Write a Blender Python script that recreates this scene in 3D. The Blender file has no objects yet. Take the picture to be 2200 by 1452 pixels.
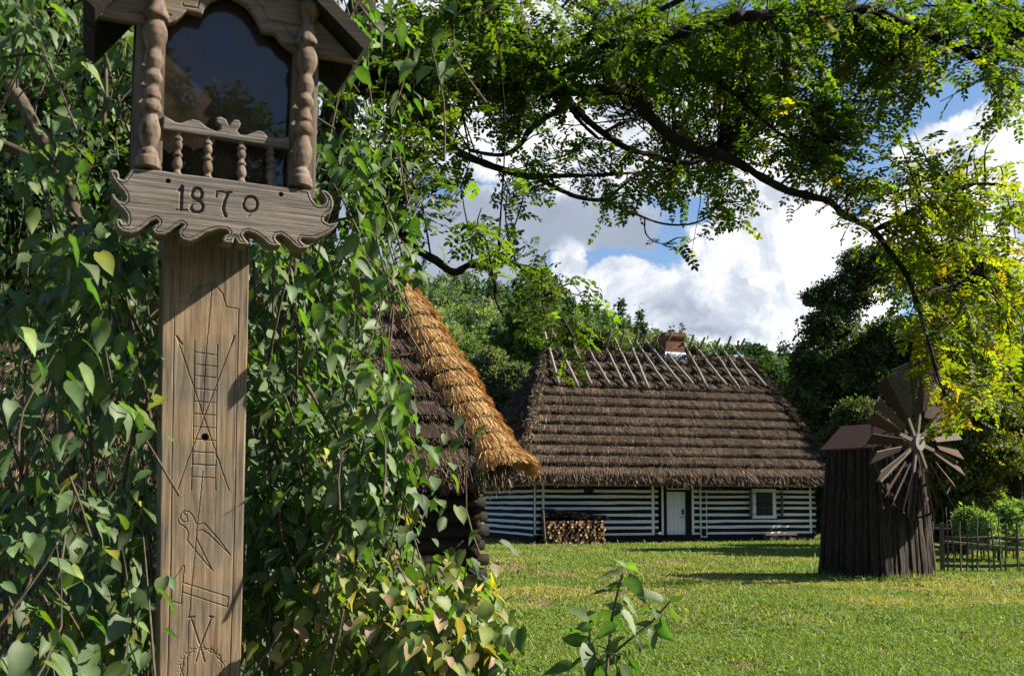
import bpy, math, random
import numpy as np
from mathutils import Matrix, Vector

sc = bpy.context.scene
COL = sc.collection
R = math.radians
rng = np.random.default_rng(7)
random.seed(5)

# ------------------------------------------------------------------ camera
PITCH = R(4.0); F = 2200 * 35 / 36.0; CAMZ = 1.6; PY0 = 1080 - F * math.tan(PITCH); PX0 = 1100.0
CAM = np.array([0, 0, CAMZ])
cam_d = bpy.data.cameras.new("camera"); cam = bpy.data.objects.new("camera", cam_d); COL.objects.link(cam)
cam.location = (0, 0, CAMZ); cam.rotation_euler = (math.pi / 2 + PITCH, 0, 0)
cam_d.lens = 35; cam_d.sensor_width = 36; cam_d.sensor_fit = 'HORIZONTAL'
cam_d.shift_y = (PY0 - 726) / 2200.0; cam_d.clip_end = 3000; cam_d.clip_start = 0.05
sc.camera = cam

def ray(px, py):
    xc = (px - PX0) / F; yc = (PY0 - py) / F
    return np.array([xc, math.cos(PITCH) - yc * math.sin(PITCH), math.sin(PITCH) + yc * math.cos(PITCH)])
def P(px, py, Y):
    d = ray(px, py); return CAM + d * (Y / d[1])
def G(px, py, z=0.0):
    d = ray(px, py); return CAM + d * ((z - CAMZ) / d[2])
def Parr(px, py, Y):
    px = np.asarray(px, float); py = np.asarray(py, float); Y = np.asarray(Y, float)
    xc = (px - PX0) / F; yc = (PY0 - py) / F
    d = np.stack([xc, math.cos(PITCH) - yc * math.sin(PITCH), math.sin(PITCH) + yc * math.cos(PITCH)], -1)
    return CAM + d * (Y / d[..., 1])[..., None]

# ------------------------------------------------------------------ mesh builder
class B:
    def __init__(s): s.v = []; s.q = []; s.t = []; s.n = []; s.c = []; s.k = 0; s.qm = []; s.tm = []; s.nm = []
    def add(s, v, quads=None, tris=None, ngons=None, col=None, mi=0):
        v = np.asarray(v, float).reshape(-1, 3)
        if quads is not None and len(quads): a = np.asarray(quads, int) + s.k; s.q.append(a); s.qm.append(np.full(len(a), mi))
        if tris is not None and len(tris): a = np.asarray(tris, int) + s.k; s.t.append(a); s.tm.append(np.full(len(a), mi))
        for g in ngons or []: s.n.append([i + s.k for i in g]); s.nm.append(mi)
        s.v.append(v); s.k += len(v)
        if col is None: col = (0.5, 0.5, 0.5)
        c = np.asarray(col, float)
        if c.ndim == 1: c = np.broadcast_to(c, (len(v), 3))
        s.c.append(c)
        return s
    def box(s, a, b, col=None, mi=0):
        x0, y0, z0 = a; x1, y1, z1 = b
        v = [(x0, y0, z0), (x1, y0, z0), (x1, y1, z0), (x0, y1, z0), (x0, y0, z1), (x1, y0, z1), (x1, y1, z1), (x0, y1, z1)]
        return s.add(v, [(0, 3, 2, 1), (4, 5, 6, 7), (0, 1, 5, 4), (1, 2, 6, 5), (2, 3, 7, 6), (3, 0, 4, 7)], col=col, mi=mi)
    def hexa(s, v8, col=None, mi=0):
        return s.add(v8, [(0, 3, 2, 1), (4, 5, 6, 7), (0, 1, 5, 4), (1, 2, 6, 5), (2, 3, 7, 6), (3, 0, 4, 7)], col=col, mi=mi)
    def tube(s, pts, rad, n=7, cap=True, col=None, wob=0.0, mi=0):
        p = np.asarray(pts, float); m = len(p)
        r = np.broadcast_to(np.asarray(rad, float), (m,)) if np.ndim(rad) == 0 or len(np.atleast_1d(rad)) == m else np.interp(np.linspace(0, 1, m), np.linspace(0, 1, len(rad)), rad)
        d = np.gradient(p, axis=0); d /= np.linalg.norm(d, axis=1)[:, None] + 1e-12
        up = np.array([0, 0, 1.0]) if abs(d[0][2]) < 0.9 else np.array([1.0, 0, 0])
        a = np.cross(d, up); a /= np.linalg.norm(a, axis=1)[:, None] + 1e-9
        b = np.cross(d, a)
        th = np.linspace(0, 2 * math.pi, n, endpoint=False)
        rr = r[:, None] * (1 + wob * rng.standard_normal((m, n)) if wob else 1)
        v = p[:, None] + rr[..., None] * (np.cos(th)[None, :, None] * a[:, None] + np.sin(th)[None, :, None] * b[:, None])
        i = np.arange(m - 1)[:, None] * n; j = np.arange(n)[None]; jn = (j + 1) % n
        q = np.stack([i + j, i + jn, i + n + jn, i + n + j], -1).reshape(-1, 4)
        ng = [list(range(n))[::-1], [(m - 1) * n + k for k in range(n)]] if cap else None
        return s.add(v.reshape(-1, 3), q, ngons=ng, col=col, mi=mi)
    def lathe(s, prof, c, n=14, ax=(0, 0, 1), col=None):
        # prof: list of (h, r) ; c base point, ax axis
        ax = np.asarray(ax, float); ax /= np.linalg.norm(ax)
        c = np.asarray(c, float)
        return s.tube([c + ax * h for h, r in prof], [r for h, r in prof], n, True, col)
    def build(s, name, mats, parent=None, smooth=False, loc=None, rotz=None):
        me = bpy.data.meshes.new(name)
        v = np.concatenate(s.v) if s.v else np.zeros((0, 3))
        loops = []; starts = []; tot = 0; mi = []
        if s.q:
            q = np.concatenate(s.q); loops.append(q.ravel()); starts.append(np.arange(len(q)) * 4); tot = len(q) * 4; mi += s.qm
        if s.t:
            t = np.concatenate(s.t); loops.append(t.ravel()); starts.append(tot + np.arange(len(t)) * 3); tot += len(t) * 3; mi += s.tm
        if s.n:
            for g in s.n: loops.append(np.array(g)); starts.append(np.array([tot])); tot += len(g)
            mi.append(np.array(s.nm))
        loops = np.concatenate(loops); starts = np.concatenate(starts)
        me.vertices.add(len(v)); me.vertices.foreach_set("co", v.astype(np.float32).ravel())
        me.loops.add(len(loops)); me.loops.foreach_set("vertex_index", loops.astype(np.int32))
        me.polygons.add(len(starts)); me.polygons.foreach_set("loop_start", starts.astype(np.int32))
        c = np.concatenate(s.c); c4 = np.ones((len(v), 4), np.float32); c4[:, :3] = c
        at = me.attributes.new("Col", 'FLOAT_COLOR', 'POINT'); at.data.foreach_set("color", c4.ravel())
        if not isinstance(mats, (list, tuple)): mats = [mats]
        for m in mats: me.materials.append(m)
        if len(mats) > 1: me.polygons.foreach_set("material_index", np.concatenate(mi).astype(np.int32))
        me.update(calc_edges=True)
        me.polygons.foreach_set("use_smooth", np.full(len(starts), bool(smooth)))
        if len(v) < 20000: me.validate()
        o = bpy.data.objects.new(name, me); COL.objects.link(o)
        if parent is not None: o.parent = parent
        if loc is not None: o.location = loc
        if rotz is not None: o.rotation_euler = (0, 0, rotz)
        return o

def tag(o, label=None, cat=None, group=None, kind=None):
    if label: o["label"] = label
    if cat: o["category"] = cat
    if group: o["group"] = group
    if kind: o["kind"] = kind
    return o
def empty(name, label, cat, loc=(0, 0, 0), rotz=0.0, group=None):
    o = bpy.data.objects.new(name, None); COL.objects.link(o)
    o.location = loc; o.rotation_euler = (0, 0, rotz); o.empty_display_size = 0.2
    return tag(o, label, cat, group)

def frames(axis, nrm):
    y = axis / (np.linalg.norm(axis, axis=-1, keepdims=True) + 1e-9)
    x = np.cross(y, nrm); x /= np.linalg.norm(x, axis=-1, keepdims=True) + 1e-9
    z = np.cross(x, y)
    return np.stack([x, y, z], -1)
def scatter(b, tv, tq, tt, pos, Rm, scale, col, mi=0, vf=None):
    n = len(pos); k = len(tv)
    sc_ = np.asarray(scale, float)
    if sc_.ndim == 1: sc_ = sc_[:, None]
    lv = tv[None] * sc_[:, None, :] if sc_.shape[1] == 3 else tv[None] * sc_[:, :, None]
    v = pos[:, None] + np.einsum('nij,nkj->nki', Rm, lv)
    off = (np.arange(n) * k)[:, None, None]
    q = (np.asarray(tq)[None] + off).reshape(-1, 4) if tq is not None and len(tq) else None
    t = (np.asarray(tt)[None] + off).reshape(-1, 3) if tt is not None and len(tt) else None
    c = np.repeat(np.asarray(col, float), k, axis=0)
    if vf is not None: c = c * np.tile(vf, n)[:, None]
    b.add(v.reshape(-1, 3), q, t, col=c, mi=mi)
def rdir(n):
    d = rng.standard_normal((n, 3)); return d / np.linalg.norm(d, axis=1)[:, None]
def palette(n, cols, w=None, jit=0.18):
    cols = np.asarray(cols, float); i = rng.choice(len(cols), n, p=w)
    c = cols[i] * (1 + jit * rng.standard_normal((n, 1))) * (1 + 0.06 * rng.standard_normal((n, 3)))
    return np.clip(c, 0.003, 1)
def vnoise(x, y, s, seed=0):
    x = np.asarray(x) * s; y = np.asarray(y) * s
    xi = np.floor(x).astype(np.int64); yi = np.floor(y).astype(np.int64); fx = x - xi; fy = y - yi
    fx = fx * fx * (3 - 2 * fx); fy = fy * fy * (3 - 2 * fy)
    def h(a, b):
        t = (a * 374761393 + b * 668265263 + seed * 1442695041) & 0x7fffffff
        t = ((t ^ (t >> 13)) * 1274126177) & 0x7fffffff
        return ((t ^ (t >> 16)) & 0xffff) / 65535.0
    return (h(xi, yi) * (1 - fx) + h(xi + 1, yi) * fx) * (1 - fy) + (h(xi, yi + 1) * (1 - fx) + h(xi + 1, yi + 1) * fx) * fy
def fbm(x, y, s, seed=0):
    return (vnoise(x, y, s, seed) + .5 * vnoise(x, y, s * 2.1, seed + 1) + .25 * vnoise(x, y, s * 4.3, seed + 2)) / 1.75
def spline(pts, n):
    p = np.asarray(pts, float); m = len(p)
    q = np.vstack([2 * p[0] - p[1], p, 2 * p[-1] - p[-2]])
    t = np.linspace(0, m - 1 - 1e-6, n); i = t.astype(int); f = (t - i)[:, None]
    a, b, c, d = q[i], q[i + 1], q[i + 2], q[i + 3]
    return .5 * (2 * b + (c - a) * f + (2 * a - 5 * b + 4 * c - d) * f ** 2 + (3 * b - a - 3 * c + d) * f ** 3)

# ------------------------------------------------------------------ materials
def newmat(name):
    m = bpy.data.materials.new(name); m.use_nodes = True
    nt = m.node_tree; bs = nt.nodes["Principled BSDF"]; return m, nt, bs
AK = .6                                               # albedo scale that goes with the exposure below
def mat_plain(name, c, rough=0.7, metal=0.0, spec=0.3):
    m, nt, bs = newmat(name); bs.inputs["Base Color"].default_value = (*c, 1); bs.inputs["Roughness"].default_value = rough
    bs.inputs["Metallic"].default_value = metal; bs.inputs["Specular IOR Level"].default_value = spec; return m
def mat_grain(name, cols, scale=(1, 1, 1), nscale=8.0, detail=8.0, rough=0.85, bump=0.3, bdist=0.01, spec=0.2, attr=False, blotch=None, nrough=0.6, distort=0.3):
    """procedural grain: stretched noise through a ramp; optional second, large blotch noise"""
    m, nt, bs = newmat(name); N = nt.nodes; L = nt.links
    tc = N.new("ShaderNodeTexCoord"); mp = N.new("ShaderNodeMapping"); mp.inputs["Scale"].default_value = scale
    L.new(tc.outputs["Object"], mp.inputs["Vector"])
    nz = N.new("ShaderNodeTexNoise"); nz.inputs["Scale"].default_value = nscale; nz.inputs["Detail"].default_value = detail
    nz.inputs["Roughness"].default_value = nrough; nz.inputs["Distortion"].default_value = distort
    L.new(mp.outputs[0], nz.inputs["Vector"])
    rp = N.new("ShaderNodeValToRGB"); e = rp.color_ramp.elements
    if name not in ('whitewash', 'white_painted_planks'): cols = [tuple(v * AK for v in c) for c in cols]
    k = len(cols)
    while len(e) < k: e.new(0.5)
    for i, c in enumerate(cols): e[i].position = 0.3 + 0.4 * i / max(1, k - 1); e[i].color = (*c, 1)
    L.new(nz.outputs["Fac"], rp.inputs["Fac"])
    out = rp.outputs["Color"]
    if blotch:
        n2 = N.new("ShaderNodeTexNoise"); n2.inputs["Scale"].default_value = blotch[0]; n2.inputs["Detail"].default_value = 4
        L.new(tc.outputs["Object"], n2.inputs["Vector"])
        r2 = N.new("ShaderNodeValToRGB"); r2.color_ramp.elements[0].position = .38; r2.color_ramp.elements[1].position = .62
        r2.color_ramp.elements[0].color = (*blotch[1], 1); r2.color_ramp.elements[1].color = (*blotch[2], 1)
        L.new(n2.outputs["Fac"], r2.inputs["Fac"])
        mx = N.new("ShaderNodeMix"); mx.data_type = 'RGBA'; mx.blend_type = 'MULTIPLY'; mx.inputs["Factor"].default_value = 1
        L.new(out, mx.inputs["A"]); L.new(r2.outputs["Color"], mx.inputs["B"]); out = mx.outputs["Result"]
    if attr:
        at = N.new("ShaderNodeAttribute"); at.attribute_name = "Col"
        mx = N.new("ShaderNodeMix"); mx.data_type = 'RGBA'; mx.blend_type = 'MULTIPLY'; mx.inputs["Factor"].default_value = 1
        L.new(out, mx.inputs["A"]); L.new(at.outputs["Color"], mx.inputs["B"]); out = mx.outputs["Result"]
    L.new(out, bs.inputs["Base Color"]); bs.inputs["Roughness"].default_value = rough
    bs.inputs["Specular IOR Level"].default_value = spec
    if bump:
        bp = N.new("ShaderNodeBump"); bp.inputs["Strength"].default_value = bump; bp.inputs["Distance"].default_value = bdist
        L.new(nz.outputs["Fac"], bp.inputs["Height"]); L.new(bp.outputs[0], bs.inputs["Normal"])
    return m
def mat_attr(name, rough=0.8, spec=0.2, trans=0.0, tcol=(1.7, 1.9, 0.5), noise=0.0):
    m, nt, bs = newmat(name); N = nt.nodes; L = nt.links
    at = N.new("ShaderNodeAttribute"); at.attribute_name = "Col"; sv = N.new("ShaderNodeVectorMath"); sv.operation = 'SCALE'; L.new(at.outputs["Color"], sv.inputs[0]); sv.inputs["Scale"].default_value = AK; out = sv.outputs[0]
    if noise:
        tc = N.new("ShaderNodeTexCoord"); nz = N.new("ShaderNodeTexNoise"); nz.inputs["Scale"].default_value = noise; nz.inputs["Detail"].default_value = 5
        L.new(tc.outputs["Object"], nz.inputs["Vector"]); mr = N.new("ShaderNodeMapRange"); mr.inputs["To Min"].default_value = .55; mr.inputs["To Max"].default_value = 1.45
        L.new(nz.outputs["Fac"], mr.inputs["Value"]); vm = N.new("ShaderNodeVectorMath"); vm.operation = 'SCALE'
        L.new(out, vm.inputs[0]); L.new(mr.outputs[0], vm.inputs["Scale"]); out = vm.outputs[0]
    L.new(out, bs.inputs["Base Color"]); bs.inputs["Roughness"].default_value = rough; bs.inputs["Specular IOR Level"].default_value = spec
    if trans:
        vm = N.new("ShaderNodeVectorMath"); vm.operation = 'MULTIPLY'; L.new(out, vm.inputs[0]); vm.inputs[1].default_value = tcol
        tr = N.new("ShaderNodeBsdfTranslucent"); L.new(vm.outputs[0], tr.inputs["Color"])
        ms = N.new("ShaderNodeMixShader"); ms.inputs[0].default_value = trans
        L.new(bs.outputs[0], ms.inputs[1]); L.new(tr.outputs[0], ms.inputs[2]); L.new(ms.outputs[0], N["Material Output"].inputs["Surface"])
    return m

M = {}
M['post'] = mat_grain("weathered_post_wood", [(.07, .05, .034), (.3, .23, .158), (.46, .38, .29)], (26, 26, 1.1), 3.0, 12, .8, .6, .004, nrough=.72, blotch=(4.2, (.7, .74, .78), (1.12, 1.0, .86)))
M['board'] = mat_grain("weathered_board_wood", [(.055, .046, .039), (.255, .222, .192), (.36, .325, .29)], (1.1, 20, 34), 3.0, 11, .85, 1.0, .006, nrough=.7, blotch=(5, (.8, .8, .8), (1.08, 1.04, 1)))
M['turned'] = mat_grain("turned_wood", [(.06, .045, .034), (.215, .172, .137), (.3, .255, .215)], (14, 14, 3), 4.0, 9, .8, .35, .004, blotch=(9, (.78, .66, .54), (1.05, 1.02, 1)))
M['pil'] = mat_grain("pilaster_wood", [(.065, .048, .036), (.22, .172, .13), (.3, .245, .19)], (24, 24, 1.4), 3.0, 9, .85, .4, .004)
M['darkwood'] = mat_grain("tarred_wood", [(.018, .014, .011), (.05, .038, .03)], (3, 3, 20), 3.0, 8, .9, .4, .01)
M['gable'] = mat_grain("gable_wood", [(.08, .06, .042), (.24, .19, .135), (.32, .26, .195)], (1.6, 20, 24), 3.0, 9, .85, .5, .005)
M['niche'] = mat_grain("niche_wood", [(.03, .02, .013), (.07, .048, .03)], (20, 20, 1.5), 3.0, 6, .9, .2, .004)
M['log'] = mat_grain("old_log", [(.008, .0075, .007), (.028, .024, .02)], (1.5, 12, 12), 2.5, 8, .9, .5, .02, attr=False)
M['barnlog'] = mat_grain("old_barn_log", [(.01, .007, .005), (.036, .025, .018)], (1.5, 12, 12), 2.5, 8, .9, .5, .02)
M['white'] = mat_grain("whitewash", [(.36, .38, .39), (.64, .67, .68), (.72, .74, .74)], (6, 6, 12), 3.0, 8, .9, .2, .004)
M['door'] = mat_grain("white_painted_planks", [(.42, .45, .45), (.62, .66, .66), (.68, .71, .7)], (22, 22, 1.2), 3.0, 8, .8, .3, .004)
M['thatch'] = mat_attr("old_thatch", .95, .05)
M['thatchbase'] = mat_grain("thatch_base", [(.02, .014, .01), (.065, .046, .034)], (8, 8, 30), 3.0, 8, .95, .5, .03, spec=.05)
M['straw'] = mat_attr("golden_straw", .7, .25)
M['pole'] = mat_grain("grey_pole", [(.2, .18, .155), (.46, .42, .37)], (12, 12, 3), 3.0, 6, .85, .3, .01)
M['brownpole'] = mat_grain("brown_pole", [(.12, .08, .055), (.28, .2, .135)], (12, 12, 3), 3.0, 6, .85, .3, .01)
M['fence'] = mat_grain("fence_wood", [(.08, .062, .047), (.22, .175, .135)], (10, 10, 6), 3.0, 6, .9, .3, .01)
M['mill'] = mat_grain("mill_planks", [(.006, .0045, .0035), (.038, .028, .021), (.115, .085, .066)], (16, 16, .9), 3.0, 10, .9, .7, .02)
M['blade'] = mat_grain("blade_wood", [(.055, .04, .028), (.18, .145, .112)], (6, 6, 6), 4.0, 8, .85, .3, .006, attr=True)
M['millroof'] = mat_grain("red_tar_roof", [(.042, .02, .014), (.082, .038, .028)], (3, 3, 3), 4.0, 6, .9, .3, .01)
M['hub'] = mat_grain("hub_wood", [(.2, .165, .15), (.34, .3, .28)], (10, 10, 10), 4.0, 6, .85, .3, .006)
M['bark'] = mat_grain("tree_bark", [(.012, .0095, .0075), (.045, .035, .027)], (8, 8, 3), 3.0, 9, .95, .8, .02)
M['stem'] = mat_grain("shrub_stem", [(.06, .045, .03), (.19, .145, .1)], (14, 14, 5), 3.0, 7, .9, .5, .006)
M['lilac'] = mat_attr("lilac_leaf", .55, .34, .33, (1.35, 2.0, .25), noise=25)
M['locust'] = mat_attr("locust_leaf", .55, .25, .58, (1.9, 2.05, .3))
M['treeleaf'] = mat_attr("tree_leaf", .6, .25, .35, (1.6, 1.9, .4))
M['grass'] = mat_attr("grass_blade", .6, .25, .3, (1.5, 1.7, .5))
M['iron'] = mat_plain("dark_iron", (.02, .02, .022), .5, .6)
M['pane'] = mat_plain("dark_window_pane", (.006, .0065, .007), .25, 0, .12)
M['flash'] = mat_plain("bluish_sheet_metal", (.3, .36, .5), .5, .3)
M['cut'] = mat_attr("split_wood", .85, .15, noise=30)
M['stone'] = mat_grain("footing_stone", [(.03, .028, .025), (.1, .09, .08)], (3, 3, 3), 3.0, 6, .95, .5, .03)
def glass():
    m, nt, bs = newmat("old_glass"); N = nt.nodes; L = nt.links
    tr = N.new("ShaderNodeBsdfTransparent"); tr.inputs[0].default_value = (.75, .76, .75, 1)
    gl = N.new("ShaderNodeBsdfGlossy"); gl.inputs["Roughness"].default_value = .015; gl.inputs["Color"].default_value = (.9, .92, 1, 1)
    fr = N.new("ShaderNodeFresnel"); fr.inputs[0].default_value = 1.5
    ms = N.new("ShaderNodeMixShader"); L.new(fr.outputs[0], ms.inputs[0]); L.new(tr.outputs[0], ms.inputs[1]); L.new(gl.outputs[0], ms.inputs[2])
    df = N.new("ShaderNodeBsdfDiffuse"); df.inputs[0].default_value = (.16, .125, .095, 1); m2 = N.new("ShaderNodeMixShader"); tc = N.new("ShaderNodeTexCoord"); nz = N.new("ShaderNodeTexNoise"); nz.inputs["Scale"].default_value = 7; nz.inputs["Detail"].default_value = 8; L.new(tc.outputs["Object"], nz.inputs["Vector"])
    mr = N.new("ShaderNodeMapRange"); mr.inputs["From Min"].default_value = .35; mr.inputs["From Max"].default_value = .75; mr.inputs["To Min"].default_value = .05; mr.inputs["To Max"].default_value = .26; L.new(nz.outputs["Fac"], mr.inputs["Value"]); L.new(mr.outputs[0], m2.inputs[0])
    L.new(ms.outputs[0], m2.inputs[1]); L.new(df.outputs[0], m2.inputs[2]); L.new(m2.outputs[0], N["Material Output"].inputs["Surface"]); return m
M['glass'] = glass()
def brick():
    m, nt, bs = newmat("old_brick"); N = nt.nodes; L = nt.links
    tc = N.new("ShaderNodeTexCoord"); mp = N.new("ShaderNodeMapping"); mp.inputs["Rotation"].default_value = (math.pi / 2, 0, 0)
    L.new(tc.outputs["Object"], mp.inputs["Vector"])
    bk = N.new("ShaderNodeTexBrick"); bk.inputs["Scale"].default_value = 1; bk.inputs["Brick Width"].default_value = .34; bk.inputs["Row Height"].default_value = .14
    bk.inputs["Mortar Size"].default_value = .02; bk.inputs["Color1"].default_value = (.25, .085, .032, 1); bk.inputs["Color2"].default_value = (.09, .024, .012, 1); bk.inputs["Mortar"].default_value = (.04, .03, .024, 1)
    L.new(mp.outputs[0], bk.inputs["Vector"]); L.new(bk.outputs["Color"], bs.inputs["Base Color"]); bs.inputs["Roughness"].default_value = .95
    return m
M['brick'] = brick()

# ------------------------------------------------------------------ sun, sky, clouds
SUN = np.array([.787, .012, .616]); SUN /= np.linalg.norm(SUN)
sd = bpy.data.lights.new("sun", 'SUN'); sd.energy = 5.0; sd.angle = R(.5); sd.color = (1, .91, .76)
so = bpy.data.objects.new("sun", sd); COL.objects.link(so); so.location = (30, 0, 40)
so.rotation_euler = Vector(SUN).to_track_quat('Z', 'Y').to_euler()
def world():
    w = bpy.data.worlds.new("World"); sc.world = w; w.use_nodes = True; nt = w.node_tree; N = nt.nodes; L = nt.links
    bg = N["Background"]
    sky = N.new("ShaderNodeTexSky"); sky.sky_type = 'NISHITA'; sky.sun_disc = False
    sky.sun_elevation = math.asin(SUN[2]); sky.sun_rotation = math.atan2(SUN[0], SUN[1]); sky.air_density = 1.0; sky.dust_density = .4; sky.ozone_density = 4.0
    L.new(sky.outputs[0], bg.inputs["Color"]); bg.inputs["Strength"].default_value = SKY
    tc = N.new("ShaderNodeTexCoord"); D = tc.outputs["Generated"]
    def vm(op, a, b=None, sc_=None):
        n = N.new("ShaderNodeVectorMath"); n.operation = op
        for i, x in enumerate((a, b)):
            if x is None: continue
            if isinstance(x, tuple): n.inputs[i].default_value = x
            else: L.new(x, n.inputs[i])
        if sc_ is not None: n.inputs["Scale"].default_value = sc_
        return n.outputs["Value"] if op == 'LENGTH' else n.outputs[0]
    def mt(op, a, b=None, c=None, clamp=False):
        n = N.new("ShaderNodeMath"); n.operation = op; n.use_clamp = clamp
        for i, x in enumerate((a, b, c)):
            if x is None: continue
            if isinstance(x, (int, float)): n.inputs[i].default_value = x
            else: L.new(x, n.inputs[i])
        return n.outputs[0]
    def noise(vec, s, det=6, rough=.55, dist=0.0):
        n = N.new("ShaderNodeTexNoise"); n.inputs["Scale"].default_value = s; n.inputs["Detail"].default_value = det; n.inputs["Roughness"].default_value = rough
        n.inputs["Distortion"].default_value = dist; L.new(vec, n.inputs["Vector"]); return n
    # domain warp for billowing edges
    nw = noise(D, 9, 6, .6); wv = vm('SUBTRACT', nw.outputs["Color"], (.5, .5, .5)); wv = vm('SCALE', wv, sc_=.09)
    DW = vm('ADD', D, wv)
    def field(blobs):
        acc = None
        for (px, py, rx, rz, wgt) in blobs:
            c = ray(px, py); c = c / np.linalg.norm(c)
            d = vm('SUBTRACT', DW, tuple(c)); d = vm('MULTIPLY', d, (F / rx, F / rx, F / rz)); l = vm('LENGTH', d)
            v = mt('MULTIPLY', mt('SUBTRACT', 1.0, l), wgt)
            acc = v if acc is None else mt('MAXIMUM', acc, v)
        return acc
    fw = field(WHITE); fg = field(GREY)
    n1 = noise(D, 14, 8, .6).outputs["Fac"]; n2 = noise(D, 5, 5, .55).outputs["Fac"]
    both = mt('MAXIMUM', fw, fg)
    sx = N.new('ShaderNodeSeparateXYZ'); L.new(D, sx.inputs[0]); fwd = mt('MULTIPLY', mt('MAXIMUM', mt('SUBTRACT', .25, sx.outputs[1]), 0.0), 2.5)
    base = mt('SUBTRACT', mt('MULTIPLY_ADD', n2, 1.6, -1.0), fwd)              # loose cover on the rest of the dome
    both = mt('MAXIMUM', both, base)
    dens = mt('ADD', both, mt('MULTIPLY_ADD', n1, .9, -.45))
    mr = N.new("ShaderNodeMapRange"); mr.interpolation_type = 'SMOOTHSTEP'; L.new(dens, mr.inputs["Value"])
    mr.inputs["From Min"].default_value = .03; mr.inputs["From Max"].default_value = .16
    # cloud tone
    g = N.new("ShaderNodeMapRange"); g.interpolation_type = 'SMOOTHSTEP'
    L.new(mt('ADD', mt('SUBTRACT', fg, fw), mt('MULTIPLY_ADD', n1, .8, -.4)), g.inputs["Value"]); g.inputs["From Min"].default_value = -.35; g.inputs["From Max"].default_value = .4
    n3 = noise(DW, 15, 7, .55, .4).outputs["Fac"]
    tone = mt('MULTIPLY_ADD', n3, 1.7, -.42, clamp=True)
    sub = mt('MULTIPLY', tone, mt('SUBTRACT', 1.0, mt('MULTIPLY', g.outputs[0], .88)))
    rp = N.new("ShaderNodeValToRGB"); e = rp.color_ramp.elements
    e[0].position = 0; e[0].color = (*CLOUD[0], 1); e[1].position = .62; e[1].color = (*CLOUD[2], 1)
    k = e.new(.3); k.color = (*CLOUD[1], 1)
    L.new(sub, rp.inputs["Fac"])
    b2 = N.new("ShaderNodeBackground"); L.new(rp.outputs["Color"], b2.inputs["Color"]); b2.inputs["Strength"].default_value = 1.0
    ms = N.new("ShaderNodeMixShader"); L.new(mr.outputs[0], ms.inputs[0]); L.new(bg.outputs[0], ms.inputs[1]); L.new(b2.outputs[0], ms.inputs[2])
    L.new(ms.outputs[0], N["World Output"].inputs["Surface"])
SKY = .054
CLOUD = [(.12, .14, .178), (.235, .255, .29), (.45, .45, .445)]
WHITE = [(1620, 620, 230, 150, 1), (1690, 500, 170, 130, 1), (1360, 660, 120, 110, 1), (1480, 700, 200, 80, 1), (1300, 270, 420, 170, 1), (1000, 230, 300, 160, 1), (1230, 600, 55, 90, 1),
         (2130, 330, 190, 110, 1), (1550, 350, 150, 90, .8), (1750, 690, 200, 90, 1), (2050, 520, 200, 120, .8), (900, 60, 300, 130, .9)]
GREY = [(950, 570, 260, 140, 1), (1080, 480, 220, 100, 1), (1230, 480, 200, 70, .9), (1780, 450, 120, 50, .5), (1520, 720, 200, 35, .9), (760, 500, 200, 200, 1), (1130, 640, 160, 60, .8)]
world()
vs = sc.view_settings; vs.view_transform = 'Standard'; vs.look = 'None'; vs.exposure = 1.58; vs.gamma = 1; vs.use_curve_mapping = False
sc.cycles.max_bounces = 8; sc.cycles.transparent_max_bounces = 12; sc.cycles.use_denoising = True
DENS=4.8; LDENS=.78; NGRASS=520000; PITCHB=38
# ================================================================== SHRINE
PSI = R(23)
_o = P(436, 1000, 3.25); SO = np.array([_o[0], _o[1], 0.0])
SU = np.array([math.cos(PSI), math.sin(PSI), 0]); SN = np.array([math.sin(PSI), -math.cos(PSI), 0])
def SL(px, py, off=0.0):
    """photo pixel -> (x, z) in the shrine's own frame, on the plane 'off' metres in front of the post face"""
    d = ray(px, py); t = ((SO - CAM) @ SN + off) / (d @ SN); p = CAM + d * t
    return np.array([(p - SO) @ SU, p[2]])
shrine = empty("wayside_shrine", "carved wooden wayside shrine on a post with 1870 board and glazed niche", "shrine", tuple(SO), PSI)

def pip(x, z, poly):
    ins = np.zeros(x.shape, bool); n = len(poly)
    for i in range(n):
        x0, z0 = poly[i]; x1, z1 = poly[(i + 1) % n]
        if z0 == z1: continue
        c = ((z0 > z) != (z1 > z)) & (x < (x1 - x0) * (z - z0) / (z1 - z0) + x0); ins ^= c
    return ins
def segdist(x, z, pl, closed=False):
    best = np.full(x.shape, 1e9); bx = np.zeros_like(x); bz = np.zeros_like(x); n = len(pl)
    for i in range(n if closed else n - 1):
        x0, z0 = pl[i]; x1, z1 = pl[(i + 1) % n]; dx = x1 - x0; dz = z1 - z0; l = dx * dx + dz * dz + 1e-12
        t = np.clip(((x - x0) * dx + (z - z0) * dz) / l, 0, 1); qx = x0 + t * dx; qz = z0 + t * dz
        d = (x - qx) ** 2 + (z - qz) ** 2; m = d < best
        best = np.where(m, d, best); bx = np.where(m, qx, bx); bz = np.where(m, qz, bz)
    return np.sqrt(best), bx, bz
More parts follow.
